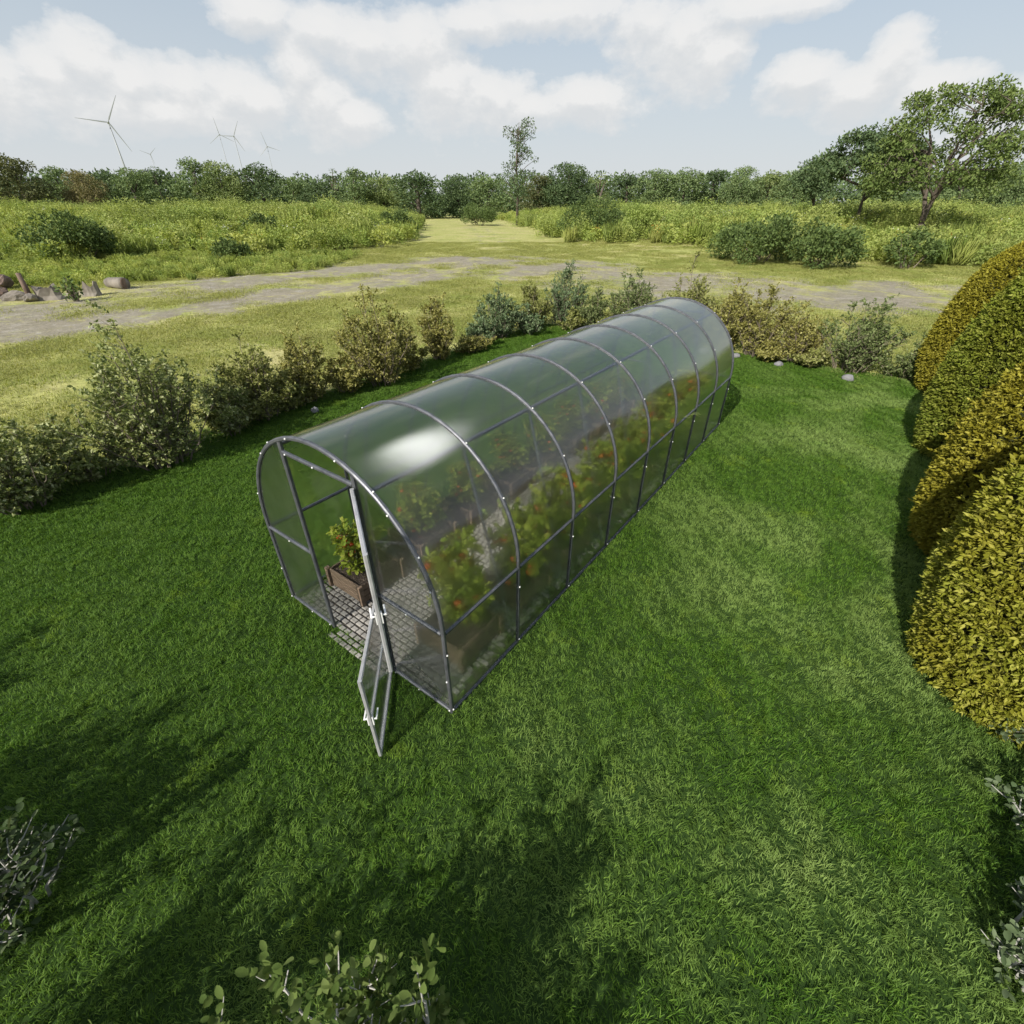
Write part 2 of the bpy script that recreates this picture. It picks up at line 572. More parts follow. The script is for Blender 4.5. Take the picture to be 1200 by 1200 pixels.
# garden coordinates (u across, v along)
border = [
    # u, v, H, W, kind, label
    (-6.25, -1.25, 1.62, 1.9, 'lf_grey', 'grey green shrub cut by the left edge of the photo, below the tallest bush'),
    (-6.05, 0.62, 2.3, 2.3, 'lf_grey', 'tallest grey green bush at the left, with small leaves and a spiky top'),
    (-6.45, 1.95, 1.15, 1.5, 'lf_grey', 'low dark bush tucked against the right side of the tallest grey bush'),
    (-6.65, 2.72, 1.66, 1.7, 'lf_olive_green', 'olive shrub with one pointed shoot, next right of the low dark bush'),
    (-6.80, 4.00, 1.50, 1.4, 'lf_olive', 'narrow olive shrub just left of the biggest yellowish bush'),
    (-6.45, 5.80, 2.10, 2.5, 'lf_olive', 'biggest yellowish olive bush on the left border, with a feathery crown'),
    (-6.80, 8.20, 1.66, 1.25, 'lf_olive', 'slim yellowish shrub between the biggest olive bush and the blue green one'),
    (-6.45, 9.30, 0.48, 1.7, 'lf_olive', 'ankle high sprawling olive shrub at the grass edge before the blue green bush'),
    (-7.0, 11.3, 1.55, 1.8, 'lf_teal', 'blue green bush nearest the slim yellowish shrub, at the bend of the border'),
    (-6.9, 13.2, 1.45, 1.6, 'lf_olive_green', 'small drab shrub between the two blue green bushes behind the greenhouse'),
    (-6.1, 14.2, 2.05, 1.75, 'lf_teal', 'tall pointed blue green bush rising above the middle of the greenhouse roof'),
    (-4.9, 14.2, 1.30, 1.6, 'lf_mid', 'short round shrub right of the tall pointed blue green bush'),
    (-3.55, 14.2, 1.95, 2.1, 'lf_mid', 'tall many-tipped green bush just left of the far end of the greenhouse roof'),
    (-1.55, 13.6, 2.55, 1.7, 'lf_olive_green', 'tall olive bush just right of the far end of the greenhouse'),
    (-0.45, 14.1, 1.9, 1.6, 'lf_olive', 'leaning olive shrub above the leftmost white stone'),
    (0.55, 14.1, 1.85, 1.9, 'lf_olive', 'broad yellowish shrub between the first two white stones on the back border'),
    (1.55, 14.05, 1.5, 1.6, 'lf_olive', 'low yellowish shrub with one upright shoot, right of the broad one'),
    (2.95, 13.95, 1.75, 2.4, 'lf_mid', 'rounded grey green bush beside the golden topiary at the far corner'),
]
names = ['border_shrub'] * len(border)
for i, (u, v, H, W, k, lab) in enumerate(border):
    st = int(12 + 10 * W * H / 2)
    shrub('border_shrub', L(u, v), H, W * .86, 100 + i, k, lab, G_B, stems=int(st * 1.05), twigs=21, per=14, leaf=.068, wl=.042, spread=.42)
# ground-hugging fillers so the border reads as continuous
fill = [(-6.5, -0.35, 1.05, 1.2, 'lf_grey', 'knee high grey shrub in front of the gap beside the tallest bush'),
        (-6.55, 2.05, .70, .9, 'lf_olive_green', 'knee high drab shrub between the low dark bush and the pointed olive shrub'),
        (-6.65, 3.4, .75, .9, 'lf_olive_green', 'small leafy shrub beside the white stone on the left border'),
        (-6.6, 4.85, .85, .9, 'lf_olive', 'small olive shrub filling the gap left of the biggest yellowish bush'),
        (-6.7, 7.05, .95, .9, 'lf_olive', 'small olive shrub filling the gap right of the biggest yellowish bush'),
        (-6.95, 10.3, .75, 1.0, 'lf_teal', 'low blue green shrub at the foot of the slim yellowish shrub'),
        (-6.45, 12.3, .9, 1.1, 'lf_teal', 'low blue green shrub at the bend of the border behind the greenhouse'),
        (-5.45, 13.7, .75, 1.0, 'lf_olive_green', 'low drab shrub at the foot of the tall pointed blue green bush'),
        (-4.2, 13.7, .75, 1.0, 'lf_olive_green', 'low drab shrub showing just over the greenhouse roof line'),
        (-2.6, 13.8, .85, 1.0, 'lf_mid', 'low green shrub hidden partly by the far end of the greenhouse roof'),
        (1.05, 13.75, .5, .9, 'lf_olive', 'ankle high yellowish shrub beside the middle white stone'),
        (4.2, 14.1, 1.05, 1.3, 'lf_mid', 'low green bush half behind the farthest topiary at the back border'),
        (2.1, 13.75, .45, .9, 'lf_olive_green', 'ankle high drab shrub left of the rounded grey green bush')]
for i, (u, v, H, W, k, lab) in enumerate(fill):
    shrub('border_shrub', L(u, v), H, W * 1.15, 300 + i, k, lab, G_B, stems=13, twigs=16, per=13, leaf=.078, wl=.05)

# bushes right below the camera: rounded leaves, pale twigs
G_N = 'round-leaved bushes along the near edge of the lawn'
near = [
    (-0.95, 0.47, 1.10, .85, 'lf_near', 'round-leaved bush whose tips show left of centre at the bottom edge', 8, 10),
    (-0.40, 0.47, 1.36, .5, 'lf_near', 'round-leaved bush with one long pale stem at the bottom edge centre', 4, 12),
    (-0.80, -0.22, 1.60, 1.7, 'lf_near', 'round-leaved bush just under the camera, below the bottom edge', 30, 26),
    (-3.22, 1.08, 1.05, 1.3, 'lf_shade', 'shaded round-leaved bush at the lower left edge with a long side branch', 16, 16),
    (-2.3, -0.05, 1.45, 1.6, 'lf_near', 'round-leaved bush in the bottom left corner', 24, 24),
    (-4.5, 0.75, 1.75, 1.8, 'lf_near', 'round-leaved bush out past the lower left edge', 30, 26),
    (-6.1, 1.75, 1.40, 1.5, 'lf_near', 'round-leaved bush outside the left edge beside the lawn', 26, 24),
    (3.80, 1.58, 0.60, .55, 'lf_silver', 'silvery shrub at the right edge below the golden topiary', 6, 9),
    (3.22, 1.00, 0.60, .5, 'lf_silver', 'silvery shrub at the lower right edge, middle of three', 6, 9),
    (2.98, 0.76, 0.62, .5, 'lf_silver', 'silvery shrub nearest the bottom right corner', 6, 9),
    (4.30, 2.20, 0.42, .55, 'lf_silver', 'small pale shrub under the front of the nearest golden topiary', 6, 8),
]
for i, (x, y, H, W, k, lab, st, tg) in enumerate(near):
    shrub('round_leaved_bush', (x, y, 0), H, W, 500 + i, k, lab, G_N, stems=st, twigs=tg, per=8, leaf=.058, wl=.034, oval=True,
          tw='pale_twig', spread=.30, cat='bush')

# ------------------------------------------------------------------ clipped topiaries
def topiary(u, v, Rr, H, seed, mat, label):
    rng = np.random.default_rng(seed)
    z0 = .36 * H

    def rad(z):
        up = np.sqrt(np.maximum(0, 1 - ((z - z0) / (H - z0)) ** 2))
        dn = np.sqrt(1 - .35 * ((z - z0) / z0) ** 2)
        return Rr * np.where(z > z0, up, dn)
    ph = rng.uniform(0, 6.28, 8)

    def bump(t, z):
        return 1 + .022 * np.sin(3 * t + ph[0] + 1.3 * z) + .018 * np.sin(5 * t + ph[1] - 2.1 * z) + .018 * np.sin(7 * t + 4 * z + ph[2])
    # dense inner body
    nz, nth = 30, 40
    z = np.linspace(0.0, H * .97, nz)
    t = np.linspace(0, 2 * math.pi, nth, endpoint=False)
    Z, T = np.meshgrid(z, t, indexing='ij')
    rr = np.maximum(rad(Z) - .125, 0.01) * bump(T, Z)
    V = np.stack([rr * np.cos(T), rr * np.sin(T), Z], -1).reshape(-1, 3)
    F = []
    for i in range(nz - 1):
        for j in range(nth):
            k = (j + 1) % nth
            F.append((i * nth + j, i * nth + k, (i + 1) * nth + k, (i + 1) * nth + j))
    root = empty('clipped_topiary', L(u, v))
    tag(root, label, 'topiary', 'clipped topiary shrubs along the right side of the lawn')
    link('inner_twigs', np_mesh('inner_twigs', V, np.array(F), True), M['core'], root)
    # leaf sprays over the surface
    n = int(2 * math.pi * Rr * H * 900)
    zz = rng.uniform(0.02, 1, n * 2) * H
    keep = rng.uniform(0, 1, n * 2) < (rad(zz) / Rr * .9 + .12)
    zz = zz[keep][:n]
    n = len(zz)
    tt = rng.uniform(0, 2 * math.pi, n)
    dz = .01
    slope = (rad(zz + dz) - rad(zz - dz)) / (2 * dz)
    nrm = unit(np.stack([np.cos(tt), np.sin(tt), -slope], -1))
    nrm = np.where(np.isfinite(nrm), nrm, np.array([0, 0, 1.0]))
    r0 = (rad(zz) - rng.uniform(.03, .115, n)) * bump(tt, zz)
    base = np.stack([r0 * np.cos(tt), r0 * np.sin(tt), zz], -1)
    Ps, Ds = [], []
    axis = unit(nrm * .75 + rng.normal(size=(n, 3)) * .28 + np.array([0, 0, .30]))
    for k in range(5):
        Ps.append(base + axis * rng.uniform(0, .05, (n, 1)))
        Ds.append(unit(axis + rng.normal(size=(n, 3)) * .55))
    pick = rng.choice(n, 90, replace=False)
    for k in range(7):
        Ps.append(base[pick] + axis[pick] * (.05 + .016 * k))
        Ds.append(unit(axis[pick] * 1.3 + rng.normal(size=(90, 3)) * .5))
    P = np.concatenate(Ps)
    D = np.concatenate(Ds)
    m = len(P)
    V, F = leaves_quad(P, D, rng.uniform(.042, .074, m), rng.uniform(.020, .033, m), rng, fold=.22, upbias=.8)
    V[:, 2] = np.maximum(V[:, 2], .01)
    link('foliage', np_mesh('foliage', V, F), M[mat], root)
    return root


topiary(4.12 + GW / 2, 3.38, 1.02, 3.11, 1, 'top_yellowgreen', 'nearest egg-shaped golden green topiary at the right edge')
topiary(4.04 + GW / 2, 5.73, .95, 2.87, 2, 'top_gold', 'second golden topiary from the front, in the shadow of the nearest one')
topiary(4.10 + GW / 2, 9.2, 1.02, 3.35, 3, 'top_green', 'greener topiary, third from the front in the right hand row')
topiary(4.05 + GW / 2, 13.4, 1.0, 3.15, 4, 'top_gold', 'farthest golden topiary at the back corner of the lawn')

# ------------------------------------------------------------------ stones
def rock(name, loc, size, seed, mat, label, cat, group=None, flat=.6):
    rng = np.random.default_rng(seed)
    import bmesh
    bm = bmesh.new()
    bmesh.ops.create_icosphere(bm, subdivisions=3, radius=1)
    ks = rng.normal(size=(9, 3))
    ks /= np.linalg.norm(ks, axis=1)[:, None]
    cut = rng.uniform(.72, .95, 9) if name == 'border_stone' else rng.uniform(.45, .85, 9)
    for vv in bm.verts:
        p = np.array(vv.co)
        for k, c in zip(ks, cut):
            d = p @ k
            if d > c: p = p - k * (d - c) * .85
        p = p * (1 + .03 * math.sin(7 * p[0] + 5 * p[1]))
        p = p * (1 + .05 * math.sin(13 * p[1] + 9 * p[2]) + .04 * math.sin(17 * p[0] - 11 * p[2]))
        vv.co = Vector((p[0] * size[0], p[1] * size[1], p[2] * size[2] + size[2] * flat))
    me = bpy.data.meshes.new(name)
    bm.to_mesh(me)
    bm.free()
    for p in me.polygons: p.use_smooth = name == 'border_stone'
    o = link(name, me, M[mat], None, loc, rng.uniform(0, 3))
    return tag(o, label, cat, group)


G_S = 'pale stones at the lawn edge'
rock('border_stone', L(-0.75, 13.35), (.19, .14, .12), 11, 'rock', 'largest white stone at the back lawn edge, near the end of the greenhouse', 'stone', G_S)
rock('border_stone', L(0.13, 13.5), (.16, .10, .08), 12, 'rock', 'flat white stone under the broad yellowish shrub', 'stone', G_S)
rock('border_stone', L(1.35, 13.35), (.14, .10, .08), 13, 'rock', 'small pale stone left of the rounded grey green bush', 'stone', G_S)
rock('border_stone', L(3.05, 13.0), (.15, .10, .10), 14, 'rock', 'pale stone at the foot of the farthest topiary', 'stone', G_S)
rock('border_stone', L(-6.05, 3.55), (.09, .08, .08), 15, 'rock', 'white stone on the left border below the olive shrubs', 'stone', G_S)

# ------------------------------------------------------------------ the greenhouse
GLEN, RAD, ZC = 8.0, GW / 2, 1.057
HB = 0.474
gh = empty('greenhouse', L(0, 0), -YAW)
tag(gh, 'long arched greenhouse of clear polycarbonate on a grey steel frame, its door open', 'greenhouse')


def arch_pts(r, v, n=30, z0=0.0, half=None):
    pts = [(r, v, z0), (r, v, ZC * .5)]
    for k in range(n + 1):
        a = math.pi * k / n
        pts.append((r * math.cos(a), v, ZC + r * math.sin(a)))
    pts += [(-r, v, ZC * .5), (-r, v, z0)]
    return pts


def bolt_mesh():
    mb = MB()
    mb.tube([(0, 0, 0), (0, 0, .006), (0, 0, .010)], [.0085, .0085, .005], 8)
    return mb.mesh('bolt', True)


BOLT = bolt_mesh()


def bolt(parent, p, n):
    o = link('bolt', BOLT, M['bolt'], parent)
    o.location = p
    o.rotation_mode = 'QUATERNION'
    o.rotation_quaternion = Vector(n).to_track_quat('Z', 'Y')
    return o


PU, PZ = .645, ZC + math.sqrt(RAD ** 2 - .645 ** 2)
bolt_spots = []
for a in (31, 57, 123, 149):
    bolt_spots.append((math.cos(R(a)), math.sin(R(a)), True))
for i in range(9):
    v = i * 1.0
    mb = MB()
    mb.sweep(arch_pts(RAD, v), .036, .036, up=(0, 1, 0))
    arch = mb.build('arch', M['steel'], gh)
    rr = RAD + .0175
    for c, s, _ in bolt_spots:
        bolt(arch, (rr * c, v, ZC + rr * s), (c, 0, s))
    for sd in (1, -1):
        bolt(arch, (sd * rr, v, .78), (sd, 0, 0))
        bolt(arch, (sd * rr, v, .06), (sd, 0, 0))
    if i == 0:
        for a in (18, 48, 75, 105, 132, 162):
            bolt(arch, (RAD * math.cos(R(a)), v - .018, ZC + RAD * math.sin(R(a))), (0, -1, 0))
        for sd in (1, -1):
            bolt(arch, (sd * RAD, v - .018, .45), (0, -1, 0))
            bolt(arch, (sd * (RAD - .01), v - .018, .04), (0, -1, 0))

# long rails between the arches
for u, z, nm in ((PU - .012, PZ - .022, 'purlin'), (-PU + .012, PZ - .022, 'purlin'), (RAD - .002, 1.005, 'purlin'), (-RAD + .002, 1.005, 'purlin'),
                 (RAD, .024, 'base_rail'), (-RAD, .024, 'base_rail')):
    mb = MB()
    for i in range(8):
        mb.sweep([(u, i + .0215, z), (u, i + .9785, z)], .034, .034)
    mb.build(nm, M['steel'], gh)
# diagonal struts from the high purlins down to the base
for i in range(1, 8):
    for sd in (1, -1):
        mb = MB()
        mb.sweep([(sd * (PU - .005), i, PZ - .04), (sd * (RAD - .06), i, .05)], .024, .024, up=(0, 1, 0))
        mb.build('strut', M['steel'], gh)


def zarch(u, r=RAD):
    return ZC + math.sqrt(max(0, r * r - u * u))


def gable(v, front):
    root = gh
    for sd in (1, -1):
        mb = MB()
        mb.sweep([(sd * HB, v, .0), (sd * HB, v, zarch(HB) - .02)], .036, .036, up=(0, 1, 0))
        mb.build('door_post', M['steel'], root)
        mb = MB()
        mb.sweep([(sd * (HB + .018), v, 1.005), (sd * (RAD - .02), v, 1.005)], .032, .032)
        rl = mb.build('mid_rail', M['steel'], root)
        bolt(rl, (sd * .84, v - .017 if front else v + .017, 1.005), (0, -1 if front else 1, 0))
        mb = MB()
        mb.sweep([(sd * (HB + .018), v, .022), (sd * (RAD - .021), v, .022)], .034, .034)
        rl = mb.build('sill_rail', M['steel'], root)
        for q in (.52, .84):
            bolt(rl, (sd * q, v - .018 if front else v + .018, .022), (0, -1 if front else 1, 0))
    zt = 2.11
    mb = MB()
    mb.sweep([(-HB + .018, v, zt - .02), (HB - .018, v, zt - .02)], .034, .034)
    hd = mb.build('door_header', M['steel'], root)
    for q in (-.40, -.02):
        bolt(hd, (q, v - .018 if front else v + .018, zt - .02), (0, -1 if front else 1, 0))
    # infill sheets either side of the doorway
    for sd in (1, -1):
        us = np.linspace(HB + .012, RAD - .012, 16)
        prof = [(u, zarch(u, RAD - .004)) for u in us]
        loop = [(us[0], .02)] + prof + [(us[-1], .02)]
        mb = MB()
        n = len(loop)
        f = tuple(range(n)) if (sd < 0) != front else tuple(reversed(range(n)))
        mb.add([(sd * a, v, b) for a, b in loop], [f])
        mb.build('gable_sheet', M['panel'], root)


gable(0.0, True)
gable(8.0, False)
# transom sheet over the back doorway and the closed back doorway sheet
for (v, z0, nm) in ((8.0, .03, 'back_sheet'),):
    us = np.linspace(-HB + .012, HB - .012, 17)
    loop = [(us[0], z0)] + [(u, zarch(u, RAD - .004)) for u in us] + [(us[-1], z0)]
    n = len(loop)
    mb = MB()
    mb.add([(a, v, b) for a, b in loop], [tuple(range(n))])
    mb.build(nm, M['panel'], gh)

# cover sheets, one per bay
for i in range(8):
    po = arch_pts(RAD, 0, 48, .03)
    V, F = [], []
    n = len(po)
    va, vb = i + .012, i + .988
    for (x, _, z) in po:
        V += [(x, va, z), (x, vb, z)]
    for k in range(n - 1):
        F.append((k * 2, k * 2 + 1, k * 2 + 3, k * 2 + 2))
    mb = MB()
    mb.add(V, F)
    mb.build('cover_sheet', M['panel'], gh, smooth=True)


# door leaves, hinged on the right hand post and swung right out
def door_leaf(ang, z0, z1, w, rail):
    """origin on the hinge line; leaf runs along local +x"""
    d = empty('door_leaf', (HB, -.03, 0), ang)
    d.parent = gh
    t = .030
    mb = MB()
    for x in (.02, w - .015):
        mb.sweep([(x, 0, z0), (x, 0, z1)], t, t, up=(0, 1, 0))
    for z in (z0 + .015, z1 - .015):
        mb.sweep([(.02 + t / 2, 0, z), (w - .015 - t / 2, 0, z)], t, t * .9)
    for z in rail:
        mb.sweep([(.02 + t / 2, 0, z), (w - .015 - t / 2, 0, z)], t * .8, t * .8)
    mb.build('door_frame', M['pale_steel'], d)
    mb = MB()
    mb.add([(.03, 0, z0 + .02), (w - .03, 0, z0 + .02), (w - .03, 0, z1 - .02), (.03, 0, z1 - .02)], [(0, 1, 2, 3)])
    mb.build('door_sheet', M['panel'], d)
    zh = (z0 + z1) / 2
    for sd in (1, -1):
        mb = MB()
        mb.box((w - .016, sd * .019, zh), (.024, .008, .10), .003)
        mb.sweep([(w - .016, sd * .026, zh + .02), (w - .016, sd * .045, zh + .02)], .011, .011)
        mb.sweep([(w - .010, sd * .045, zh + .02), (w - .105, sd * .045, zh + .02)], .013, .009)
        mb.build('handle', M['bolt'], d)
    for z in (z0 + .12, z1 - .12):
        mb = MB()
        mb.tube([(0, 0, z - .04), (0, 0, z + .04)], .011, 8)
        mb.build('hinge', M['steel'], d)
    return d


door_leaf(math.atan2(-.62, .57), .045, 1.0, .86, [.52])
door_leaf(math.atan2(-.534, .846), 1.02, 2.085, .84, [1.55])

# ------------------------------------------------------------------ inside the greenhouse
# cobbled floor
rng = np.random.default_rng(5)
mb = MB()
v = -.10
row = 0
while v < 7.9:
    u = -1.14 + (.03 if row % 2 else 0)
    while u < 1.10:
        w, d = rng.uniform(.055, .085), .062
        if (v > .02 or abs(u) < .44):
            mb.box((u + w / 2, v + rng.normal() * .003, .017 + rng.normal() * .002), (w, d - .014 + rng.normal() * .002, .022), .006)
        u += w + .014
    v += .068
    row += 1
fl = mb.build('path', rough_mat('cobble', (.12, .115, .105), (.34, .32, .29), 3.5, .85, .4), None, loc=L(0, 0), rz=-YAW)
tag(fl, 'grey cobbled floor with dark joints inside the greenhouse', kind='structure')
mb = MB()
mb.box((0, 3.985, .006), (2.40, 7.95, .010))
jt = mb.build('ground_bed', rough_mat('joint_soil', (.035, .03, .025), (.075, .065, .05), 12, .95, .4), None, loc=L(0, 0), rz=-YAW)
tag(jt, 'dark bedding soil under the cobbles', kind='structure')


def planter(u, v, label):
    p = empty('planter_box', L(u, v, .03), -YAW)
    tag(p, label, 'planter', 'wooden planter boxes in two rows inside the greenhouse')
    w, d, h, t = .56, .60, .26, .020
    for sx in (-1, 1):
        mb = MB()
        for k in range(3):
            mb.box((sx * (w / 2 - t / 2), 0, .048 + k * .085), (t, d - .012, .080), .004)
        mb.build('side_board', M['wood'], p)
        mb = MB()
        for k in range(3):
            mb.box((0, sx * (d / 2 - t / 2), .048 + k * .085), (w - 2 * t - .004, t, .080), .004)
        mb.build('end_board', M['wood'], p)
        for sy in (-1, 1):
            mb = MB()
            mb.box((sx * (w / 2 + .008), sy * (d / 2 + .006), h / 2 + .01), (.05, .05, h + .02), .006)
            mb.build('corner_post', M['wood'], p)
    mb = MB()
    mb.box((0, 0, .20), (w - .05, d - .05, .05), .01)
    mb.build('soil', M['soil'], p)
    return p


TOM = []


def tomato_plant(seed, H):
    rng = np.random.default_rng(seed)
    p = empty('tomato_plant', (0, 0, 0))
    mb = MB()
    P, D = [], []
    fruits = []
    for s in range(7):
        bx, by = rng.uniform(-.18, .18), rng.uniform(-.20, .20)
        pts = [np.array([bx, by, .0])]
        hh = H * rng.uniform(.65, 1.0)
        for k in range(1, 6):
            pts.append(np.array([bx + rng.normal() * .035 * k * .6, by + rng.normal() * .035 * k * .6, hh * k / 5]))
        mb.tube(pts, [.008, .007, .006, .005, .004, .003], 5)
        pts = np.array(pts)
        for b in range(19):
            t = rng.uniform(.12, 1)
            k = min(4, int(t * 5))
            p0 = pts[k] + (pts[k + 1] - pts[k]) * (t * 5 - k)
            a = rng.uniform(0, 6.28)
            d = np.array([math.cos(a), math.sin(a), rng.uniform(.0, .6)])
            ln = rng.uniform(.10, .20)
            mb.tube([p0, p0 + d * ln * .5 + np.array([0, 0, .02]), p0 + d * ln], [.004, .003, .002], 4)
            for q in range(7):
                P.append(p0 + d * ln * rng.uniform(.3, 1.05))
                D.append(d * .6 + rng.normal(size=3) * .5 + np.array([0, 0, -.25]))
            if b < 3 or (b < 4 and s % 2):
                fruits.append(p0 + d * .08 + np.array([0, 0, -.06]))
    P, D = np.array(P), unit(np.array(D))
    rr = np.hypot(P[:, 0], P[:, 1])
    P[:, :2] *= np.minimum(1, .32 / np.maximum(rr, .01))[:, None]
    V, F = leaves_oval(P, D, rng.uniform(.06, .115, len(P)), rng.uniform(.04, .065, len(P)), rng, upbias=1.2)
    link('foliage', np_mesh('foliage', V, F), M['tom_leaf'], p)
    mb.build('stems', M['stem'], p)
    fm = MB()
    for k in range(7):
        pass
    import bmesh
    bm = bmesh.new()
    bmesh.ops.create_uvsphere(bm, u_segments=12, v_segments=8, radius=.036)
    for vv in bm.verts: vv.co.z *= .85 + .25 * (vv.co.z > 0) * 0
    me = bpy.data.meshes.new('tomato')
    bm.to_mesh(me)
    bm.free()
    for q in me.polygons: q.use_smooth = True
    for f in fruits:
        o = link('tomato', me, M['tomato'], p)
        o.location = f
        s = rng.uniform(.8, 1.25)
        o.scale = (s, s, s)
    return p


ordn = ['first', 'second', 'third', 'fourth', 'fifth', 'sixth', 'seventh', 'eighth', 'ninth']
protos = [tomato_plant(71, .90), tomato_plant(72, 1.0), tomato_plant(73, .9)]
used = [False, False, False]
box0 = None
cnt = 0
for side, sn in ((-1, 'left'), (1, 'right')):
    for k in range(8):
        v = .68 + k * .94
        u = side * .74
        lab = '%s wooden planter box from the open door, %s hand row' % (ordn[k], sn)
        if box0 is None:
            box0 = planter(u, v, lab)
        else:
            b = copy_tree(box0)
            b.location = L(u, v, .03)
            b['label'] = lab
        j = cnt % 3
        if not used[j]:
            t = protos[j]
            used[j] = True
        else:
            t = copy_tree(protos[j])
        t.location = L(u, v, .03 + .223)
        t.rotation_euler = (0, 0, cnt * 1.7)
        sc_ = .66 if side < 0 else 1.06
        t.scale = (.8 if side < 0 else 1.0, .8 if side < 0 else 1.0, sc_)
        tag(t, 'leafy tomato plant in the %s planter box from the door, %s hand row' % (ordn[k], sn), 'tomato plant',
            'tomato plants growing inside the greenhouse')
        cnt += 1

# ------------------------------------------------------------------ ground, lawn, field
ROAD = np.array([(-60, 6), (-34, 12), (-21, 18.5), (-15.5, 27), (-9, 35), (-1.5, 40), (6, 32), (13.5, 26), (22, 24), (34, 21), (60, 17)], float)
SPUR = np.array([(-1, 40), (-1.5, 52), (-3.5, 75), (-7.5, 110), (-16, 160), (-28, 240)], float)


def dist_poly(X, Y, poly):
    d = np.full(X.shape, 1e9)
    for (x0, y0), (x1, y1) in zip(poly[:-1], poly[1:]):
        dx, dy = x1 - x0, y1 - y0
        t = np.clip(((X - x0) * dx + (Y - y0) * dy) / (dx * dx + dy * dy), 0, 1)
        d = np.minimum(d, np.hypot(X - x0 - t * dx, Y - y0 - t * dy))
    return d


def wob(X, Y, s, ph):
    return (np.sin(X * s + ph) * np.cos(Y * s * 1.17 - ph * .7) + np.sin(X * s * 2.3 - Y * s * 1.6 + ph * 2) * .5 + np.sin(Y * s * 3.7 + X * s * 2.9 + ph) * .3) / 1.8


def dirt(X, Y):
    d1 = dist_poly(X, Y, ROAD)
    w = 8.6 + 2.4 * wob(X, Y, .3, 1.0) + 1.2 * wob(X, Y, 1.1, 2.0)
    a = np.clip((w - d1) / 3.5, 0, 1)
    a = a * (0.74 + .45 * wob(X, Y, .45, .3))
    d2 = dist_poly(X, Y, SPUR)
    b = np.clip((1.6 - np.abs(d2 - 1.1)) / 1.5, 0, 1) * .30 * (Y < 110)
    return np.clip(np.maximum(a, b), 0, 1)


def hump(X, Y):
    """the overgrown banks either side of the grass track"""
    dS = X - np.interp(Y, SPUR[:, 1], SPUR[:, 0])
    left = np.clip((-dS - 8 - .02 * Y) / 10, 0, 1) * np.clip((Y - 42 + .1 * X) / 22, 0, 1)
    right = np.clip((dS - 9) / 12, 0, 1) * np.clip((Y - 40 + .15 * np.maximum(0, X - 20)) / 24, 0, 1)
    h = 1.7 * left + 1.5 * right
    h = h * (1 - .75 * np.clip((Y - 110) / 80, 0, 1))
    return h * (1 + .25 * wob(X, Y, .12, .5))


def ground_z(X, Y):
    garden = np.clip((np.hypot(X - 1, Y - 7) - 14) / 10, 0, 1)
    micro = (.05 * wob(X, Y, .6, 1.2) + .03 * wob(X, Y, 1.9, 2.2)) * garden
    return hump(X, Y) + micro - .004


def axis_pts(lo, hi, near0, near1, fine, grow):
    a = list(np.arange(near0, near1 + 1e-6, fine))
    x, s = near1, fine
    while x < hi:
        s *= grow
        x += s
        a.append(x)
    x, s = near0, fine
    pre = []
    while x > lo:
        s *= grow
        x -= s
        pre.append(x)
    return np.array(pre[::-1] + a)


xs = axis_pts(-4000, 4000, -45, 45, .5, 1.16)
ys = axis_pts(-600, 6000, -6, 75, .5, 1.14)
X, Y = np.meshgrid(xs, ys, indexing='ij')
Z = ground_z(X, Y)
nx, ny = X.shape
V = np.stack([X, Y, Z], -1).reshape(-1, 3)
ii, jj = np.meshgrid(np.arange(nx - 1), np.arange(ny - 1), indexing='ij')
a = (ii * ny + jj).ravel()
F = np.stack([a, a + ny, a + ny + 1, a + 1], -1)
me = np_mesh('ground', V, F, True)
att = me.attributes.new('dirt', 'FLOAT', 'POINT')
att.data.foreach_set('value', dirt(X, Y).ravel().astype(np.float32))
m, nt = new_mat('field_ground')
geo = N(nt, 'ShaderNodeNewGeometry')
at_ = N(nt, 'ShaderNodeAttribute', attribute_name='dirt')
n1 = noise(nt, .25, 5, .65, geo.outputs['Position'], .5)
r1 = ramp(nt, [(.32, (.27, .305, .085)), (.5, (.375, .375, .13)), (.68, (.44, .395, .19))])
nt.links.new(n1.outputs[0], r1.inputs[0])
n1b = noise(nt, 3.0, 4, .7, geo.outputs['Position'])
r1b = ramp(nt, [(.3, .62), (.7, 1.28)])
nt.links.new(n1b.outputs[0], r1b.inputs[0])
gcol = mixc(nt, r1.outputs[0], r1b.outputs[0], 1.0, 'MULTIPLY')
n3 = noise(nt, 1.6, 6, .7, geo.outputs['Position'], .6)
r3 = ramp(nt, [(.3, (.19, .165, .125)), (.55, (.28, .25, .21)), (.75, (.40, .38, .36))])
nt.links.new(n3.outputs[0], r3.inputs[0])
n4 = noise(nt, .55, 6, .72, geo.outputs['Position'], 1.0)
n6 = noise(nt, 4.2, 5, .75, geo.outputs['Position'], 1.5)
f4 = math_n(nt, 'ADD', at_.outputs['Fac'], math_n(nt, 'MULTIPLY_ADD', n4.outputs[0], 3.2, -1.68))
f4 = math_n(nt, 'ADD', f4, math_n(nt, 'MULTIPLY_ADD', n6.outputs[0], 1.8, -.9))
n7 = noise(nt, 11, 5, .75, geo.outputs['Position'], .8)
r7 = ramp(nt, [(.3, .55), (.5, .95), (.72, 1.35)])
nt.links.new(n7.outputs[0], r7.inputs[0])
dcol = mixc(nt, r3.outputs[0], r7.outputs[0], 1.0, 'MULTIPLY')
r4 = ramp(nt, [(.25, 0.0), (.75, .9)])
nt.links.new(f4, r4.inputs[0])
p = N(nt, 'ShaderNodeBsdfPrincipled')
p.inputs['Roughness'].default_value = .95
p.inputs['Specular IOR Level'].default_value = .1
nt.links.new(mixc(nt, gcol, dcol, r4.outputs[0]), p.inputs['Base Color'])
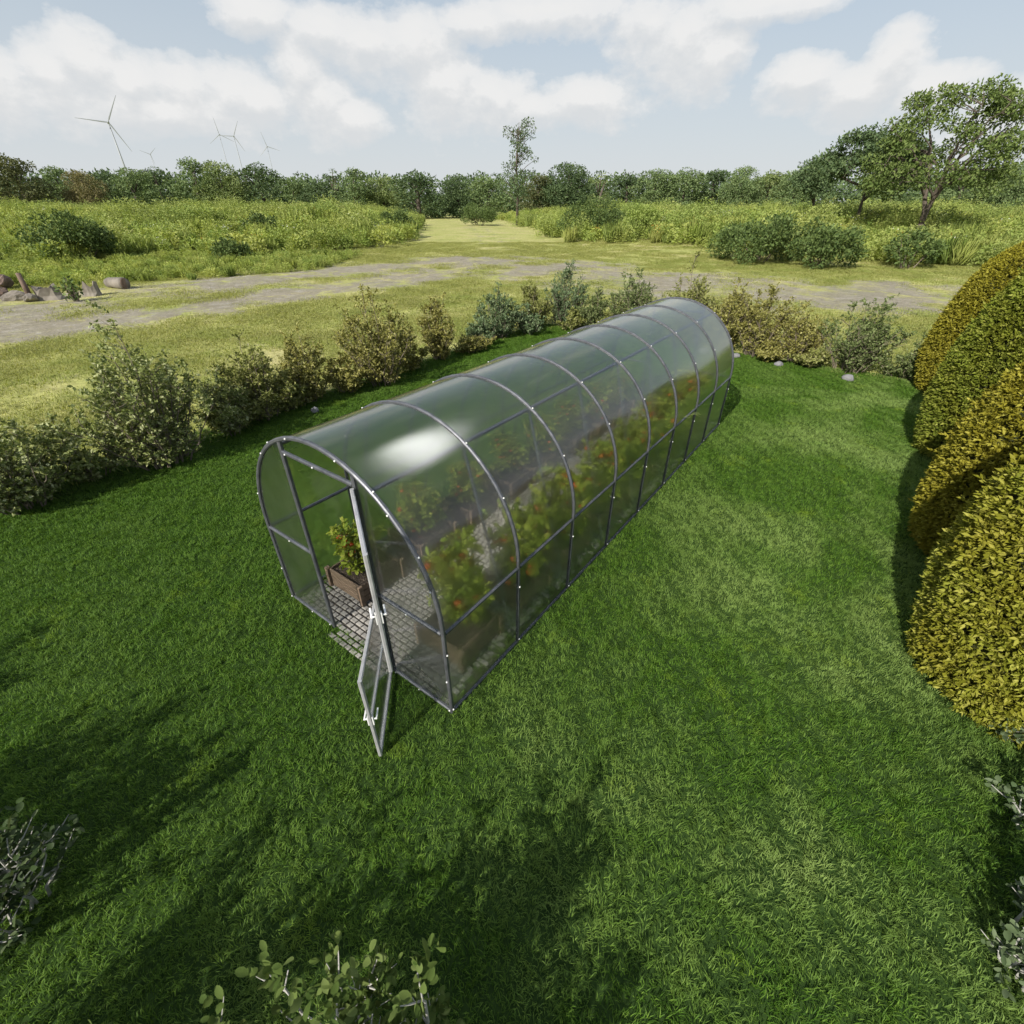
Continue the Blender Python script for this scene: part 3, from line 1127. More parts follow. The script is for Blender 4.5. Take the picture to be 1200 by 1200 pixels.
nb = noise(nt, 5, 5, .7, geo.outputs['Position'])
bp = N(nt, 'ShaderNodeBump')
bp.inputs['Strength'].default_value = .6
bp.inputs['Distance'].default_value = .08
nt.links.new(nb.outputs[0], bp.inputs['Height'])
nt.links.new(bp.outputs[0], p.inputs['Normal'])
o = N(nt, 'ShaderNodeOutputMaterial')
nt.links.new(p.outputs[0], o.inputs[0])
g = link('ground', me, m)
tag(g, 'open meadow ground with a bare dirt track crossing it', kind='structure')

# lawn sheet (garden coordinates outline)
OUT = [(-7.0, -4.0), (-6.75, 0.2), (-6.9, 4), (-6.9, 8), (-7.1, 12), (-6.7, 14.2), (-3, 14.3), (0, 14.1), (2.6, 14.0), (5.0, 14.4), (9.0, 14.2), (9.0, -5), (2, -6), (-7.0, -6)]


def inside(u, v, poly):
    c = np.zeros(u.shape, bool)
    n = len(poly)
    for i in range(n):
        x0, y0 = poly[i]
        x1, y1 = poly[(i + 1) % n]
        cond = (y0 > v) != (y1 > v)
        with np.errstate(divide='ignore', invalid='ignore'):
            xi = (x1 - x0) * (v - y0) / (y1 - y0 if y1 != y0 else 1e-9) + x0
        c ^= cond & (u < xi)
    return c


mb = MB()
mb.add([(u, v, .003) for u, v in OUT][::-1], [tuple(range(len(OUT)))])
lm, nt = new_mat('lawn_soil')
geo = N(nt, 'ShaderNodeNewGeometry')
nz = noise(nt, 6, 4, .6, geo.outputs['Position'])
cr = ramp(nt, [(.3, (.020, .040, .010)), (.7, (.040, .075, .018))])
nt.links.new(nz.outputs[0], cr.inputs[0])
p = N(nt, 'ShaderNodeBsdfPrincipled')
p.inputs['Roughness'].default_value = 1
p.inputs['Specular IOR Level'].default_value = .05
nt.links.new(cr.outputs[0], p.inputs['Base Color'])
o = N(nt, 'ShaderNodeOutputMaterial')
nt.links.new(p.outputs[0], o.inputs[0])
lw = mb.build('lawn', lm, None, loc=L(0, 0), rz=-YAW)
tag(lw, 'mown green lawn around the greenhouse', kind='structure')


# ------------------------------------------------------------------ instanced stuff
def hidden_coll(name, meshes, mat):
    c = bpy.data.collections.new(name)
    for i, me in enumerate(meshes):
        if mat is not None and not me.materials: me.materials.append(mat)
        c.objects.link(bpy.data.objects.new(name, me))
    return c


def scatter(name, P, coll, smin, smax, seed, label, cat, tilt=0.0, quarter=False):
    me = bpy.data.meshes.new(name)
    me.from_pydata([tuple(p) for p in P], [], [])
    o = link(name, me)
    tag(o, label, cat, kind='stuff')
    ng = bpy.data.node_groups.new(name, 'GeometryNodeTree')
    ng.interface.new_socket('Geometry', in_out='INPUT', socket_type='NodeSocketGeometry')
    ng.interface.new_socket('Geometry', in_out='OUTPUT', socket_type='NodeSocketGeometry')
    gi = ng.nodes.new('NodeGroupInput')
    go = ng.nodes.new('NodeGroupOutput')
    ip = ng.nodes.new('GeometryNodeInstanceOnPoints')
    ci = ng.nodes.new('GeometryNodeCollectionInfo')
    ci.inputs['Collection'].default_value = coll
    ci.inputs['Separate Children'].default_value = True
    ci.inputs['Reset Children'].default_value = True
    rv = ng.nodes.new('FunctionNodeRandomValue')
    rv.data_type = 'FLOAT_VECTOR'
    rv.inputs[0].default_value = (-tilt, -tilt, 0)
    rv.inputs[1].default_value = (tilt, tilt, 6.2832)
    rv.inputs['Seed'].default_value = seed
    sv = ng.nodes.new('FunctionNodeRandomValue')
    sv.data_type = 'FLOAT'
    sv.inputs[2].default_value = smin
    sv.inputs[3].default_value = smax
    sv.inputs['Seed'].default_value = seed + 7
    ng.links.new(gi.outputs[0], ip.inputs['Points'])
    ng.links.new(ci.outputs[0], ip.inputs['Instance'])
    ip.inputs['Pick Instance'].default_value = True
    if quarter:
        rot = ng.nodes.new('FunctionNodeRandomValue')
        rot.data_type = 'INT'
        rot.inputs[4].default_value = 0
        rot.inputs[5].default_value = 3
        rot.inputs['Seed'].default_value = seed
        mu = ng.nodes.new('ShaderNodeMath')
        mu.operation = 'MULTIPLY'
        mu.inputs[1].default_value = math.pi / 2
        ad = ng.nodes.new('ShaderNodeMath')
        ad.operation = 'ADD'
        ad.inputs[1].default_value = -YAW
        cx = ng.nodes.new('ShaderNodeCombineXYZ')
        ng.links.new(rot.outputs[2], mu.inputs[0])
        ng.links.new(mu.outputs[0], ad.inputs[0])
        ng.links.new(ad.outputs[0], cx.inputs[2])
        ng.links.new(cx.outputs[0], ip.inputs['Rotation'])
    else:
        ng.links.new(rv.outputs[0], ip.inputs['Rotation'])
    ng.links.new(sv.outputs[1], ip.inputs['Scale'])
    ng.links.new(ip.outputs[0], go.inputs[0])
    md = o.modifiers.new('scatter', 'NODES')
    md.node_group = ng
    return o


def grass_tile(seed, size, count, h0, h1, w, lean=.5, disc=False):
    rng = np.random.default_rng(seed)
    x = rng.uniform(-size / 2, size / 2, count)
    y = rng.uniform(-size / 2, size / 2, count)
    if disc:
        a_, r_ = rng.uniform(0, 6.28, count), size * .5 * np.sqrt(rng.uniform(0, 1, count)) * (1 + .25 * rng.normal(size=count))
        x, y = r_ * np.cos(a_), r_ * np.sin(a_)
    ph = rng.uniform(0, 6.28, 4)
    k = 2 * math.pi / size
    # clumps share a lean so the sward looks combed and tufted
    fa = 2.2 * np.sin(k * x * 2 + ph[0]) + 2.2 * np.cos(k * y * 2 + ph[1]) + 1.6 * np.sin(k * (x + y) * 3 + ph[2]) + rng.normal(size=count) * .8
    h = rng.uniform(h0, h1, count) * (1 + .22 * np.sin(k * x * 3 + ph[1]) * np.sin(k * y * 3 + ph[3]))
    ln = np.abs(rng.normal(lean, .3, count)) + .1
    d = np.stack([np.cos(fa), np.sin(fa)], -1)
    sa = fa + math.pi / 2 + rng.normal(size=count) * .7
    s = np.stack([np.cos(sa), np.sin(sa), np.zeros(count)], -1) * w * rng.uniform(.6, 1.2, count)[:, None] * .5
    b = np.stack([x, y, np.zeros(count)], -1)
    m1 = b + np.concatenate([d * (h * ln * .22)[:, None], (h * .55)[:, None]], 1)
    tp = b + np.concatenate([d * (h * ln * .95)[:, None], (h * np.maximum(.35, 1 - .30 * ln))[:, None]], 1)
    V = np.stack([b - s, b + s, m1 + s * .85, m1 - s * .85, tp], 1).reshape(-1, 3)
    i = np.arange(count)[:, None] * 5
    F = np.concatenate([i + np.array([[0, 1, 2]]), i + np.array([[0, 2, 3]]), i + np.array([[3, 2, 4]])])
    return np_mesh('grass_tile', V, F)


TS = .5
lawn_c = hidden_coll('lawn_tiles', [grass_tile(900 + k, TS * 1.12, 2000, .022, .052, .0052, .75) for k in range(8)], M['grass'])
uu, vv = np.meshgrid(np.arange(-7.5, 9.0, TS) + .25, np.arange(-5.0, 14.3, TS) + .25, indexing='ij')
uu, vv = uu.ravel(), vv.ravel()
ok = inside(uu, vv, OUT) & ~((np.abs(uu) < 1.25) & (vv > 0) & (vv < 8.0))
pts = [L(u, v, .003) for u, v in zip(uu[ok], vv[ok])]
scatter('grass', pts, lawn_c, .94, 1.06, 3, 'short lush green lawn grass around the greenhouse', 'grass', quarter=True)

# meadow tufts
rng = np.random.default_rng(17)
mead_c = hidden_coll('meadow_tufts', [grass_tile(950 + k, 1.6, 520, .03, .085, .012, 1.1, True) for k in range(6)], M['meadow'])
n = 14000
mx, my = rng.uniform(-42, 46, n), rng.uniform(-2, 62, n)
q = np.stack([mx - G0.x, my - G0.y], -1)
gu = q[:, 0] * AX.x + q[:, 1] * AX.y
gv = q[:, 0] * AV.x + q[:, 1] * AV.y
vis = np.abs(mx) < 1.25 * my + 6
dens = .85 - 1.05 * dirt(mx, my) + .25 * wob(mx, my, .5, 3.0)
ok = ~inside(gu, gv, [(a * 1.06, b * 1.03) for a, b in OUT]) & (rng.uniform(0, 1, n) < dens) & vis & (rng.uniform(0, 1, n) < np.clip(45 / np.maximum(my, 1), .2, 1))
mx, my = mx[ok], my[ok]
mz = ground_z(mx, my)
scatter('meadow_grass', np.stack([mx, my, mz], -1), mead_c, .7, 1.5, 5, 'dry yellow green meadow grass beyond the garden shrubs', 'grass')


# overgrown weed banks
def weed_mesh(seed, kind):
    rng = np.random.default_rng(seed)
    P, D, Ls, Ws = [], [], [], []
    n = 190
    if kind == 0:      # leafy mound
        for k in range(n):
            a, r, h = rng.uniform(0, 6.28), .7 * math.sqrt(rng.uniform()), rng.uniform(.1, 1)
            P.append((r * math.cos(a) * (1.1 - .5 * h), r * math.sin(a) * (1.1 - .5 * h), h * 1.05 * (1 - .3 * r)))
            D.append((math.cos(a) + rng.normal() * .4, math.sin(a) + rng.normal() * .4, .5 + rng.normal() * .3))
            Ls.append(rng.uniform(.12, .24)); Ws.append(rng.uniform(.06, .12))
    elif kind == 3:    # big mound of small leaves
        for k in range(900):
            a, r, h = rng.uniform(0, 6.28), .75 * math.sqrt(rng.uniform()), rng.uniform(.05, 1)
            lump = 1 + .25 * math.sin(3 * a + 4 * h) * math.sin(5 * a)
            P.append((r * math.cos(a) * (1.1 - .5 * h) * lump, r * math.sin(a) * (1.1 - .5 * h) * lump, h * .95 * (1 - .35 * r) * lump))
            D.append((math.cos(a) + rng.normal() * .5, math.sin(a) + rng.normal() * .5, .5 + rng.normal() * .4))
            Ls.append(rng.uniform(.05, .11)); Ws.append(rng.uniform(.03, .055))
    elif kind == 1:    # upright stalks
        for s in range(12):
            a, r, h = rng.uniform(0, 6.28), .5 * math.sqrt(rng.uniform()), rng.uniform(.8, 1.45)
            for k in range(16):
                t = rng.uniform(.1, 1)
                b = rng.uniform(0, 6.28)
                P.append((r * math.cos(a), r * math.sin(a), t * h))
                D.append((math.cos(b), math.sin(b), .6))
                Ls.append(.20 * (1.2 - t * .6)); Ws.append(.055)
    else:              # tall grasses
        for k in range(n):
            a, r = rng.uniform(0, 6.28), .55 * math.sqrt(rng.uniform())
            P.append((r * math.cos(a), r * math.sin(a), rng.uniform(0, .25)))
            D.append((rng.normal() * .28, rng.normal() * .28, 1))
            Ls.append(rng.uniform(.6, 1.2)); Ws.append(rng.uniform(.02, .04))
    V, F = leaves_quad(np.array(P), unit(np.array(D)), np.array(Ls), np.array(Ws), rng, upbias=1.0)
    return np_mesh('weed', V, F)


weed_c = hidden_coll('weeds', [weed_mesh(40 + k, [0, 0, 0, 1, 0, 1, 0, 2][k]) for k in range(8)], M['weed'])
rng = np.random.default_rng(23)
n = 26000
wx, wy = rng.uniform(-130, 140, n), rng.uniform(30, 150, n)
dS = wx - np.interp(wy, SPUR[:, 1], SPUR[:, 0])
edge = 1.5 * wob(wx, wy, .3, 2.2)
left = (dS < -8.5 - .02 * wy + edge) & (wy > 43.5 - .08 * wx * 0 + edge * 1.2 + np.where(wx < -32, -6, 0) + np.clip((wx + 18) * 1.6, 0, 60))
right = (dS > 9 + edge) & (wy > 42 + edge * 1.5 - np.clip((wx - 26) * .8, 0, 9) + np.clip((22 - wx) * 1.3, 0, 40))
ok = (left | right) & (np.abs(wx) < wy * 1.0 + 12) & (rng.uniform(0, 1, n) < np.clip(62 / wy, .3, 1))
wx, wy = wx[ok], wy[ok]
wz = ground_z(wx, wy)
scatter('weeds', np.stack([wx, wy, wz], -1), weed_c, .75, 1.65, 9, 'dense yellow green weeds covering the banks beyond the track', 'weeds', tilt=.1)
rng2 = np.random.default_rng(29)
idx = rng2.choice(np.where(wy < 110)[0], 420, replace=False)
mound_c = hidden_coll('weed_mounds', [weed_mesh(140 + k, 3) for k in range(5)], M['weed_mound'])
scatter('tall_weeds', np.stack([wx[idx], wy[idx], wz[idx]], -1), mound_c, 1.7, 3.0, 19, 'bigger leafy clumps rising out of the weed banks', 'weeds', tilt=.15)
n = 2600
lx, ly = rng2.uniform(-46, -13, n), rng2.uniform(27, 46, n)
ok = (ly > 28.6 + .5 * np.maximum(0, lx + 24) + 1.2 * wob(lx, ly, .5, 1.0)) & (rng2.uniform(0, 1, n) < .75)
lx, ly = lx[ok], ly[ok]
scatter('low_weeds', np.stack([lx, ly, ground_z(lx, ly) - .05], -1), weed_c, .30, .62, 21, 'knee high weeds around the heap of old wood at the left', 'weeds', tilt=.15)
# pale and orange flower heads among the front of the weeds
def flower_mesh(seed):
    rng = np.random.default_rng(seed)
    n = 26
    P = np.stack([rng.normal(size=n) * .25, rng.normal(size=n) * .25, rng.uniform(.5, 1.25, n)], -1)
    V, F = leaves_quad(P, unit(rng.normal(size=(n, 3))), .09, .07, rng)
    return np_mesh('flowers', V, F)


for nm, mt, seed, cnt_, lab in (('wildflowers', 'flower_white', 61, 170, 'tiny white wildflowers along the front of the weeds'),
                               ('orange_wildflowers', 'flower_orange', 62, 90, 'orange tinged flower heads scattered in the weeds')):
    fc = hidden_coll(nm, [flower_mesh(seed + q * 3) for q in range(2)], M[mt])
    rr = np.random.default_rng(seed)
    idx = rr.choice(np.where(wy < 75)[0], cnt_, replace=False)
    scatter(nm, np.stack([wx[idx], wy[idx], wz[idx] + .1], -1), fc, .8, 1.3, seed, lab, 'flowers')


# ------------------------------------------------------------------ brambles, trees
def crown_mesh(seed, blobs, per, leaf, flat=.8, shell=.55):
    """leaf-sized faces in clumps; blobs = (x, y, z, r)"""
    rng = np.random.default_rng(seed)
    P, D = [], []
    for (x, y, z, r) in blobs:
        n = int(per * (r * r))
        d = unit(rng.normal(size=(n, 3)))
        q = r * (shell + (1 - shell) * rng.uniform(0, 1, n) ** .5) * (1 + .16 * np.sin(5 * d[:, 0] + seed) * np.sin(6 * d[:, 1] + 2 * d[:, 2]))
        P.append(np.array([x, y, z]) + d * q[:, None] * np.array([1, 1, flat]))
        D.append(d + rng.normal(size=(n, 3)) * .7)
    P, D = np.concatenate(P), unit(np.concatenate(D))
    n = len(P)
    V, F = leaves_quad(P, D, leaf * rng.uniform(.6, 1.35, n), leaf * .62 * rng.uniform(.6, 1.3, n), rng, upbias=.6)
    return np_mesh('crown', V, F)


def tree_proto(seed, H, Wd, z_low, leaf=.42, nb=24, per=60, trunk_r=.28, top=.55, limbs=6):
    rng = np.random.default_rng(seed)
    blobs = []
    ch = H - z_low
    for k in range(nb):
        a = rng.uniform(0, 6.28)
        t = rng.uniform(0, 1)
        w = Wd * .5 * (1.0 if t < .45 else math.sqrt(max(.02, 1 - ((t - .45) / .58) ** 2)))
        q = math.sqrt(rng.uniform(.15, 1)) * w * .82
        r = rng.uniform(.11, .19) * Wd
        blobs.append((q * math.cos(a), q * math.sin(a), z_low + ch * (.06 + .82 * t), r))
    blobs.append((rng.normal() * .3, rng.normal() * .3, H - .10 * Wd, .13 * Wd))
    cm = crown_mesh(seed, blobs, per, leaf)
    mb = MB()
    top_p = (rng.normal() * .4, rng.normal() * .4, H * .82)
    mb.tube([(0, 0, -.3), (0.05, 0, H * .2), (top_p[0] * .4, top_p[1] * .4, H * .5), top_p], [trunk_r * 1.25, trunk_r, trunk_r * .65, .05], 7)
    for k in range(limbs):
        b = blobs[rng.integers(len(blobs))]
        z0 = min(b[2] * .6, H * .6)
        mb.tube([(0, 0, z0), (b[0] * .5, b[1] * .5, (z0 + b[2]) * .5 + .3), (b[0] * .9, b[1] * .9, b[2])], [trunk_r * .5, trunk_r * .32, .04], 5)
    return cm, mb.mesh('trunk', True)


variants = [tree_proto(200 + k, 10, [9, 8, 11, 7.5, 10][k], .2, nb=[40, 36, 46, 34, 42][k], per=95, leaf=.36) for k in range(5)]
slim = tree_proto(230, 10, 4.2, .8, nb=16, leaf=.34, per=130)
G_T = 'trees of the far tree line'
# px centre, px top, px width, material, label, dist, variant
TREES = [
    (18, 176, 80, 'tree_olive', 'dull olive tree filling the left edge of the far tree line', 150, 0),
    (72, 190, 54, 'tree_mid', 'mid green tree directly left of the tan tree', 165, 1),
    (97, 195, 48, 'tree_tan', 'tan coloured tree, the only brownish one left of the wind turbine', 150, 2),
    (125, 194, 44, 'tree_dark', 'dark tree directly right of the tan tree, under the nearest turbine', 160, 3),
    (155, 192, 62, 'tree_mid', 'broad green tree right of the nearest wind turbine tower', 155, 4),
    (186, 191, 54, 'tree_dark', 'dark tree between the nearest turbine and the tallest left hand tree', 165, 0),
    (226, 180, 52, 'tree_mid', 'tallest green tree on the left half, with a stray twiggy top', 155, 1),
    (258, 184, 54, 'tree_light', 'paler rounded tree right beside the tallest left hand tree', 155, 2),
    (304, 186, 60, 'tree_dark', 'dark rounded tree under the rightmost wind turbine', 155, 3),
    (342, 203, 54, 'tree_mid', 'low soft green tree right of the dark rounded one under the turbine', 185, 4),
    (372, 206, 40, 'tree_dark', 'small dark tree left of the slim pointed tree', 175, 0),
    (390, 193, 22, 'tree_dark', 'slim pointed tree in the left tree line', 170, 9),
    (413, 192, 46, 'tree_mid', 'airy green tree just right of the slim pointed tree', 165, 1),
    (448, 202, 50, 'tree_light', 'yellowish green tree left of the dark tree by the gap', 170, 2),
    (489, 196, 58, 'tree_dark', 'dark round tree on the left side of the gap where the track ends', 160, 3),
    (537, 199, 42, 'tree_dark', 'dark tree on the right side of the gap where the track ends', 170, 4),
    (572, 201, 52, 'tree_mid', 'mid green tree between the gap and the lone tall tree', 165, 0),
    (632, 200, 44, 'tree_olive', 'greyish olive tree at the right foot of the lone tall tree', 150, 1),
    (666, 186, 58, 'tree_dark', 'dark dome-shaped tree right of the lone tall tree', 150, 2),
    (702, 198, 26, 'tree_light', 'narrow yellow green tree right of the dark dome-shaped one', 145, 9),
    (736, 199, 54, 'tree_dark', 'dark tree just right of the narrow yellow green tree', 165, 3),
    (768, 193, 50, 'tree_mid', 'green tree with a flat top, second right of the narrow yellow green tree', 160, 4),
    (802, 192, 50, 'tree_mid', 'green tree in the middle of the right hand tree line', 160, 0),
    (838, 194, 52, 'tree_dark', 'dark tree in the right hand tree line, left of the humped one', 165, 1),
    (870, 190, 44, 'tree_mid', 'humped green tree highest in the middle of the right hand tree line', 160, 2),
    (902, 195, 48, 'tree_light', 'pale green tree right of the humped one', 165, 3),
    (932, 194, 46, 'tree_mid', 'green tree left of the dark trees beside the big open tree', 160, 4),
    (1130, 196, 66, 'tree_mid', 'green tree behind the right side of the big open tree', 140, 0),
    (1168, 188, 66, 'tree_light', 'pale green tree second from the right edge of the tree line', 140, 1),
    (1200, 180, 60, 'tree_mid', 'green tree cut by the right edge of the photo', 135, 2),
    (1048, 202, 60, 'tree_mid', 'green tree seen under the branches of the big open tree', 140, 3),
]


def px_scale(px, dist):
    a = far(px - 20, dist)
    b = far(px + 20, dist)
    return 40 / (a - b).length


def put_tree(px, top, wpx, mat, label, dist, var, name='deciduous_tree', group=G_T):
    cm, tm = slim if var == 9 else variants[var]
    H = high(px, top, dist)
    rr_ = ray(px, (top + 237) / 2)
    kk = dist / math.hypot(rr_.x, rr_.y)
    p = Vector((rr_.x * kk, rr_.y * kk, 0))
    gz = float(ground_z(np.array([p.x]), np.array([p.y]))[0])
    W = 1.22 * wpx / px_scale(px, dist)
    w0 = 4.2 if var == 9 else [9, 8, 11, 7.5, 10][var]
    root = empty(name, (p.x, p.y, gz), (px * 1.37) % 6.28)
    s = (W / w0, W / w0, (H - gz) / 10)
    tag(root, label, 'tree', group)
    key = (var, mat)
    if key not in put_tree.cache:
        c2 = cm.copy()
        c2.materials.clear()
        c2.materials.append(M[mat])
        put_tree.cache[key] = c2
    c = link('crown', put_tree.cache[key], None, root)
    t = link('trunk', tm, M['bark'], root)
    c.scale = s
    t.scale = s
    return root


put_tree.cache = {}
for row in TREES:
    put_tree(row[0], row[1] + 5, *row[2:])

# a far wood behind, reading as one low mass
rng = np.random.default_rng(77)
blobs = []
for k in range(330):
    px = -60 + 1320 * k / 330 + rng.uniform(-3, 3)
    d = rng.uniform(190, 260)
    p = far(px, d)
    r = rng.uniform(3.4, 5.2)
    gapdip = .45 if 508 < px < 524 else 1.0
    top = high(px, rng.uniform(202, 216), d) * gapdip
    blobs.append((p.x, p.y, max(1.5, top - r * .8), r))
    blobs.append((p.x + rng.normal() * 2, p.y, max(1.5, (top - r) * .4), r))
cm = crown_mesh(78, blobs, 7, 1.1, flat=.9, shell=.7)
fw = link('far_wood', cm, M['tree_dark'])
tag(fw, 'low distant wood closing the horizon behind the tree line', 'wood', kind='stuff')

# shrubs and brambles in the weeds
G_BR = 'dark brambles in the weed banks'
brambles = [
    (62, 285, 95, 268 - 22, 52, 'weed_dark', 'dark hollow bramble in the weeds at the left edge'),
    (300, 262, 44, 250, 60, 'weed_dark', 'small dark bramble high on the left bank'),
    (255, 290, 40, 276, 47, 'weed_dark', 'dark low bramble at the foot of the left bank'),
    (462, 262, 40, 243, 72, 'weed_dark', 'dark bramble at the right end of the left bank by the track'),
    (700, 262, 75, 232, 66, 'weed_dark', 'dark bramble beside the track on the right bank'),
    (760, 262, 60, 238, 62, 'weed', 'yellow green bramble right of the one beside the track'),
    (905, 296, 100, 243, 45, 'weed_dark', 'left half of the big dark thicket in the right bank'),
    (985, 300, 90, 250, 43, 'weed_dark', 'right half of the big dark thicket in the right bank'),
    (1095, 282, 60, 262, 46, 'weed_dark', 'dark bramble between the thicket and the topiaries'),
    (34, 338, 26, 326, 31, 'weed_dark', 'small black looking bramble behind the post in the heap at the left edge'),
    (560, 244, 40, 236, 110, 'weed_dark', 'far dark bramble right of the gap in the trees'),
]
for i, (px, base, wpx, top, dist, mat, lab) in enumerate(brambles):
    p = far(px, dist)
    gz = float(ground_z(np.array([p.x]), np.array([p.y]))[0])
    H = max(1.0, high(px, top, dist) - gz)
    W = wpx / px_scale(px, dist)
    rng = np.random.default_rng(600 + i)
    bl = []
    for k in range(30):
        a = rng.uniform(0, 6.28)
        q = W * .52 * math.sqrt(rng.uniform())
        r = min(H * .36, W * .2) * rng.uniform(.35, 1)
        bl.append((q * math.cos(a), q * math.sin(a), rng.uniform(.35, 1) * (H - r * .6) * (1 - .35 * (q / (W * .5)) ** 2), r))
    root = empty('bramble_bush', (p.x, p.y, gz))
    tag(root, lab, 'bush', G_BR)
    link('foliage', crown_mesh(600 + i, bl, 420 / max(1, W / 5), .21, flat=.85, shell=.35), M[mat], root)
    mb = MB()
    for k in range(10):
        b = bl[k]
        mb.tube([(b[0] * .3, b[1] * .3, -.05), (b[0] * .7, b[1] * .7, b[2] * .6), (b[0], b[1], b[2])], [.04, .03, .012], 4)
    mb.build('stems', M['twig'], root)


# ------------------------------------------------------------------ single characterful trees
def branch_tree(seed, trunk, levels, H, leaf, per_tip, mat, name, loc, label, lean=(0, 0), spread=.75, crown_r=.9, trunk_r=.3,
                splits=3, first=.3, upward=.55, flat=.6, ratio=.74, width=None, fill=False):
    rng = np.random.default_rng(seed)
    mb = MB()
    tips = []

    def grow(p, d, ln, r, lev):
        pts, dd = [p], d
        for k in range(4):
            dd = dd + rng.normal(size=3) * .13 + np.array([lean[0], lean[1], 0]) * .1
            dd /= np.linalg.norm(dd)
            pts.append(pts[-1] + dd * ln / 4)
        rad = [r * (1 - .45 * k / 4) for k in range(5)]
        mb.tube(pts, rad, 6 if lev < 2 else 4)
        if lev >= levels:
            tips.append(pts[-1])
            tips.append(pts[2])
            return
        if lev >= levels - 1: tips.append(pts[-1])
        if lev >= levels - 1 and fill: tips.append(pts[2])
        n = splits + (rng.uniform() < .4)
        a0 = rng.uniform(0, 6.28)
        for k in range(n):
            a = a0 + 6.283 * k / n + rng.normal() * .4
            side = np.array([math.cos(a), math.sin(a), 0])
            nd = dd * upward + side * spread * rng.uniform(.6, 1.2) + np.array([0, 0, .12])
            nd /= np.linalg.norm(nd)
            start = pts[-1] if k < 2 else pts[3]
            grow(start, nd, ln * ratio * rng.uniform(.8, 1.15), r * .56, lev + 1)
    d0 = np.array([lean[0], lean[1], 1.0])
    d0 /= np.linalg.norm(d0)
    grow(np.array([0, 0, -.2]), d0, first * H, trunk_r, 0)
    tips = np.array(tips)
    sc = H / tips[:, 2].max()
    sx = 1.0 if width is None else width / (2 * np.percentile(np.hypot(tips[:, 0] - tips[:, 0].mean(), tips[:, 1] - tips[:, 1].mean()), 93))
    tips = tips * np.array([sx, sx, sc])
    P, D = [], []
    for t in tips:
        n = per_tip
        d = unit(rng.normal(size=(n, 3)))
        q = crown_r * rng.uniform(.1, 1, n) ** .6
        P.append(t + d * q[:, None] * np.array([1, 1, flat]))
        D.append(d + rng.normal(size=(n, 3)) * .6)
    P, D = np.concatenate(P), unit(np.concatenate(D))
    n = len(P)
    V, F = leaves_quad(P, D, leaf * rng.uniform(.6, 1.3, n), leaf * .6 * rng.uniform(.6, 1.3, n), rng, upbias=.8)
    root = empty(name, loc)
    tag(root, label, 'tree')
    link('crown', np_mesh('crown', V, F), M[mat], root)
    mb.v = [(a * sx, b * sx, c * sc) for a, b, c in mb.v]
    mb.build('trunk', M['bark'], root, True)
    return root


def ground_at(px, d):
    p = far(px, d)
    p.z = float(ground_z(np.array([p.x]), np.array([p.y]))[0])
    return p


p = ground_at(1090, 62)
rng = np.random.default_rng(131)
H = high(1104, 94, 62) - p.z
root = empty('open_tree', p)
tag(root, 'big broad-crowned tree with dark forking branches showing through, at the right', 'tree')
mb = MB()
bl = []
limb = []


def limb_to(p0, p1, r0, r1, sag, n=9):
    p0, p1 = np.array(p0, float), np.array(p1, float)
    pts = []
    for j in range(n):
        t = j / (n - 1)
        q = p0 + (p1 - p0) * np.array([t ** 1.25, t ** 1.25, t ** .9])
        if 0 < j < n - 1: q = q + rng.normal(size=3) * sag
        pts.append(q)
    mb.tube(pts, [r0 + (r1 - r0) * j / (n - 1) for j in range(n)], 6)
    limb.extend(pts[n // 3:])
    return pts


mb.tube([(0, 0, -.3), (.04, 0, H * .05), (.02, .02, H * .13)], [.42, .34, .30], 9)
for k, (ang, out, zt) in enumerate(((.3, 2.6, .74), (2.2, 2.4, .80), (4.3, 2.3, .70))):
    o_ = np.array([math.cos(ang), math.sin(ang), 0])
    m1 = limb_to((0.02, .02, H * .11), o_ * out + np.array([-.2, 0, H * zt]), .21, .05, .09)
    for j in range(6):
        st_ = m1[2 + (j % 4)]
        a2 = ang + rng.uniform(-1.25, 1.25)
        o2 = np.array([math.cos(a2), math.sin(a2), 0])
        limb_to(st_, o2 * rng.uniform(3.2, 4.8) + np.array([-.4, 0, H * rng.uniform(.46, .88)]), .10, .03, .10)
limb = np.array(limb)
for k in range(150):
    t = rng.uniform(0, 1) ** .8
    a = rng.uniform(0, 6.28)
    zz = H * (.36 + .60 * t)
    rad = 5.4 * math.sqrt(max(.04, 1 - ((zz / H - .56) / .45) ** 2))
    q = rad * rng.uniform(.5, 1.0) ** .7
    c = np.array([q * math.cos(a) - .5, q * math.sin(a), zz - .08 * q])
    bl.append((*c, rng.uniform(.6, 1.15)))
    dd = np.linalg.norm((limb - c) * np.array([1, 1, 1.2]), axis=1) + 1.5 * (limb[:, 2] > c[2])
    best = limb[dd.argmin()]
    mid = (best + c) / 2 + rng.normal(size=3) * .12
    mb.tube([best, mid, c], [.035, .025, .010], 4)
link('crown', crown_mesh(132, bl, 125, .26, flat=.5, shell=.2), M['tree_open'], root)
mb.build('trunk', M['bark'], root, True)
p = ground_at(1012, 70)
branch_tree(33, None, 4, high(1012, 146, 70) - p.z - .4, .32, 34, 'tree_dark', 'leaning_tree', p,
            'dark leaning tree with tiered branches left of the big open tree', lean=(-.22, 0), spread=.9, crown_r=.85, trunk_r=.13, first=.24, flat=.45, width=9.5)
p = ground_at(958, 85)
branch_tree(35, None, 3, high(955, 186, 85) - p.z, .34, 60, 'tree_dark', 'small_tree', p,
            'small dark tree left of the dark leaning tree', lean=(-.1, 0), spread=.9, crown_r=1.1, trunk_r=.2, first=.3, flat=.6)

